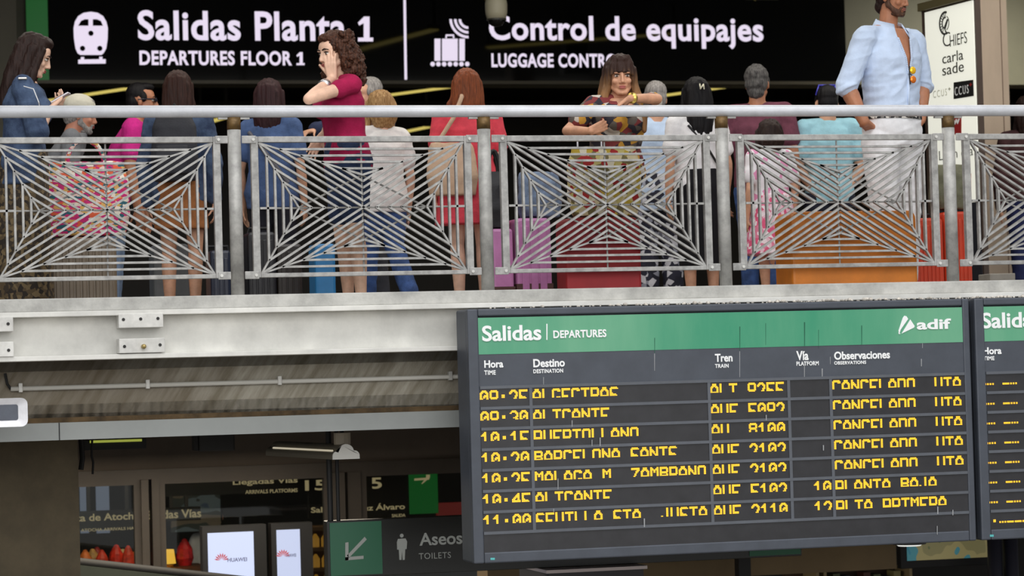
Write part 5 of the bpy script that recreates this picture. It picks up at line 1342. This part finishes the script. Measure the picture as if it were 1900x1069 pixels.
P = Person('person in pale turquoise polo with blue sunglasses on dark hair, seen from behind', 1533, 160, 2.9, 172, male=True, vox=.008)
P.arm(-1, None, P.S[-1]+V((.05, .05, -.43)), V((.8, .1, -.4))); P.arm(1, None, P.S[1]+V((-.05, .05, -.43)), V((-.8, .1, -.4)))
P.body(sk_mid); P.top(cloth('turquoise_polo', (158, 206, 220), .05), .47, 'short', .024, amp=.006); P.hair_short(h_black, strands(.003), .98); P.trousers(cloth('dark_shorts', (38, 40, 54)), .5, .024, name='shorts'); P.shoes(black_sh)
mb = MB()
for k in (-1, 1): mb.cap(P.hp((k*.080, .03, .06)), .006, P.hp((k*.055, .02, .125)), .006)
mb.cap(P.hp((-.055, .02, .125)), .007, P.hp((.055, .02, .125)), .007); mb.build('sunglasses_band', mat('blue_frame', (60, 60, 170), .3), P.t, True, inv=I4)

P = Person('person in dark clothes at the right edge behind the beige column', 1904, 176, 4.2, 160, vox=.009, h=1.66)
P.body(sk_mid); P.top(cloth('dark_red_top', (70, 44, 46), .1), .5, 'long', .022); P.hair_long(h_dkbr, .2, .088); P.trousers(cloth('navy_jeans', (38, 44, 84)), 1.0, .022); P.shoes(black_sh)

# shopper behind the lower glass
p = at(392, 955, 8.9)
# ------------------------------------------------------------------ luggage
def suitcase(label, x0, x1, ytop, Y, dep, m, ribs=0, vertical=True, wheels=True, handle=True, trolley=0.0, strap=None, zb=FLOOR, group=None, name='suitcase', wheel_big=False):
    a = at(x0, 540, Y); b = at(x1, ytop, Y); w = b.x-a.x; zt = b.z; z0 = zb+(.045 if wheels else 0)
    cx = (a.x+b.x)/2
    t = thing(name, label, 'suitcase', (cx, Y+dep/2, zb), group=group)
    mb = MB(); F = Frame((0, Y, 0)); mb.prism(F, rrect(a.x, z0, b.x, zt, min(.05, w*.15)), -dep, 0); sh = mb.build('shell', m, t, bevel=.018)
    if ribs:
        rb = MB()
        for k in range(ribs):
            if vertical:
                x = a.x+w*(k+1)/(ribs+1); rb.box2((x-w/(ribs*3.4), Y-.007, z0+.05), (x+w/(ribs*3.4), Y+.002, zt-.05))
            else:
                z = z0+(zt-z0)*(k+1)/(ribs+1); rb.box2((a.x+.03, Y-.007, z-.012), (b.x-.03, Y+.002, z+.012))
        rb.build('ribs', m, t, bevel=.004)
    if wheels:
        r = .034 if wheel_big else .022
        for k in (-1, 1):
            for yy in (Y+.03, Y+dep-.03):
                MB().tube((cx+k*(w/2-.05)-.014, yy, zb+.024), (cx+k*(w/2-.05)+.014, yy, zb+.024), .024, seg=14).box2((cx+k*(w/2-.05)-.02, yy-.02, zb+.03), (cx+k*(w/2-.05)+.02, yy+.02, z0+.01)).build('wheel', m_dark, t)
    if handle:
        MB().path([V((cx-.07, Y+dep/2, zt-.003)), V((cx-.06, Y+dep/2, zt+.028)), V((cx+.06, Y+dep/2, zt+.028)), V((cx+.07, Y+dep/2, zt-.003))], .009).build('handle', m_dark, t)
    if trolley:
        zt2 = at(cx, 0, Y).z
        tr = MB(); 
        for k in (-1, 1): tr.tube((cx+k*.075, Y+dep+.008, zt-.12), (cx+k*.075, Y+dep+.008, trolley), .007)
        th = tr.build('trolley_rods', mat('trolley_alu', (190, 190, 194), .3, .7), t)
        MB().cap(V((cx-.085, Y+dep+.008, trolley)), .014, V((cx+.085, Y+dep+.008, trolley)), .014).build('trolley_grip', m_dark, t, True)
    if strap:
        MB().prism(F, [(a.x-.004, z0+(zt-z0)*strap-.02), (b.x+.004, z0+(zt-z0)*strap-.02), (b.x+.004, z0+(zt-z0)*strap+.02), (a.x-.004, z0+(zt-z0)*strap+.02)], -dep-.003, .004).build('strap', mat('strap_brown', (84, 54, 50), .6), t)
    return t, zt
c = lambda n, col, r=.35: mat('case_'+n, col, r, 0, .06, 6)
suitcase('ribbed beige grey suitcase under the pink patterned bag', 96, 216, 440, .95, .24, c('beige', (116, 102, 84)), 9, handle=False)
suitcase('grey suitcase behind the bare legs below the denim jacket with backpack', 286, 352, 452, 2.35, .24, c('grey', (104, 108, 110)), 0)
suitcase('dark navy suitcase left of the first brown collared post', 392, 428, 464, 1.5, .22, c('navy', (36, 42, 60)), 3)
suitcase('black suitcase right of the first brown collared post', 462, 512, 430, 1.5, .24, c('black', (34, 34, 38)), 4)
suitcase('charcoal suitcase beside the blue case', 516, 560, 452, 1.5, .24, c('charcoal', (48, 42, 38)), 3)
suitcase('bright blue suitcase left of the grey sneakers', 586, 622, 452, 1.05, .22, c('blue', (48, 128, 186)), 0)
suitcase('smaller pink suitcase with brown strap, close to the second brown collared post', 916, 952, 424, 1.15, .22, c('pink', (196, 128, 180)), 0, strap=.16, handle=False)
suitcase('larger pink suitcase with brown strap, next to the red suitcase', 960, 1022, 404, 1.15, .24, MATS['case_pink'], 3, strap=.17, handle=False)
_, zt_red = suitcase('red suitcase with black corners under the yellow and red patterned tote', 1052, 1188, 402, .07, .22, c('red', (150, 26, 34), .6), 0, handle=False, trolley=at(1130, 248, .26).z)
x0, x1 = at(1052, 500, .07).x, at(1188, 500, .07).x
suitcase('large plain orange trunk in front of the man in white trousers', 1472, 1700, 390, .08, .30, c('orange', (214, 126, 36), .5), 0, wheels=True)
suitcase('orange red ribbed suitcase beside the orange trunk', 1703, 1750, 404, 1.05, .26, c('vermilion', (206, 66, 36)), 6)
suitcase('orange red ribbed suitcase right of the fourth brown collared post', 1756, 1802, 392, 1.05, .26, MATS['case_vermilion'], 6, handle=False)
def softbag(name, label, x0, x1, y0, y1, Y, dep, m, handles=True, amp=.006, group=None, hm=None):
    a = at(x0, y1, Y); b = at(x1, y0, Y); w = (b.x-a.x)/2; hgt = b.z-a.z; cx = (a.x+b.x)/2
    t = thing(name, label, 'bag', (cx, Y, a.z), group=group)
    mb = MB(); mb.loft([(0, 0, 0, w*.86, dep*.8, .6), (0, 0, hgt*.3, w, dep, .65), (0, 0, hgt*.75, w*.97, dep*.85, .65), (0, 0, hgt, w*.86, dep*.45, .7)], 28)
    organic(mb, 'bag', m, t, .010, 2, wrinkle(amp))
    if handles:
        for yy in (-dep*.3, dep*.3):
            mb = MB(); pts = [V((math.cos(rad(180-k*18))*w*.42, yy, hgt-.01+math.sin(rad(k*18))*.14)) for k in range(11)]
            mb.path(pts, .011); mb.build('handle', hm or m, t, inv=I4)
    return t
print_pink = pattern('pink_print', [(206, 40, 120), (230, 200, 190), (40, 96, 110), (222, 96, 60), (236, 226, 210), (198, 40, 110), (216, 170, 96)], 32, stretch=(1, 1, 2.0))
softbag('tote_bag', 'large pink patterned bag with looped handles on the beige grey suitcase', 80, 240, 300, 440, 1.07, .10, print_pink)
print_y = pattern('yellow_print', [(214, 200, 160), (196, 168, 60), (168, 40, 40), (230, 222, 198), (204, 190, 120), (120, 110, 70)], 26)
softbag('tote_bag', 'yellow and red patterned tote standing on the red suitcase', 1054, 1188, 272, 402, .17, .08, print_y, handles=False)
softbag('duffel_bag', 'olive green duffel bag on the orange red suitcases', 1728, 1792, 306, 390, 1.18, .11, mat('duffel_olive', (104, 104, 82), .8, 0, .12, 12, .3), handles=False)
softbag('shoulder_bag', 'black bag standing on the smaller pink suitcase', 892, 940, 318, 424, 1.26, .09, mat('bag_black', (30, 30, 34), .6, 0, .1, 12, .2), hm=m_dark)
softbag('denim_bundle', 'bundle of blue denim lying on the larger pink suitcase', 962, 1040, 320, 404, 1.27, .10, cloth('denim_pale', (112, 128, 152), .2), handles=False, amp=.012)
# shopper seen through the lower window
p = at(396, 934, 9.4)
P = Person('person with dark hair in a white top behind the lower glass, by the bluish poster', 397, 934, 9.4, 176, vox=.011, h=1.65)
P.t.location.z = p.z-1.65
P.body(sk_mid); P.top(cloth('lower_white', (206, 206, 208), .04), .48, 'short', .02); P.hair_short(h_black); P.trousers(cloth('lower_dark', (40, 40, 44)), 1.0)
o = MB().box2((p.x-.5, 9.1, P.t.location.z-.1), (p.x+.5, 9.75, P.t.location.z)).box2((p.x-.5, 9.1, LOW), (p.x+.5, 9.75, P.t.location.z-.09)).build('shop_platform', mat('platform_dark', (40, 38, 36), .7)); tag(o, 'dark raised shop platform behind the lower glass, under the person in white', 'platform')
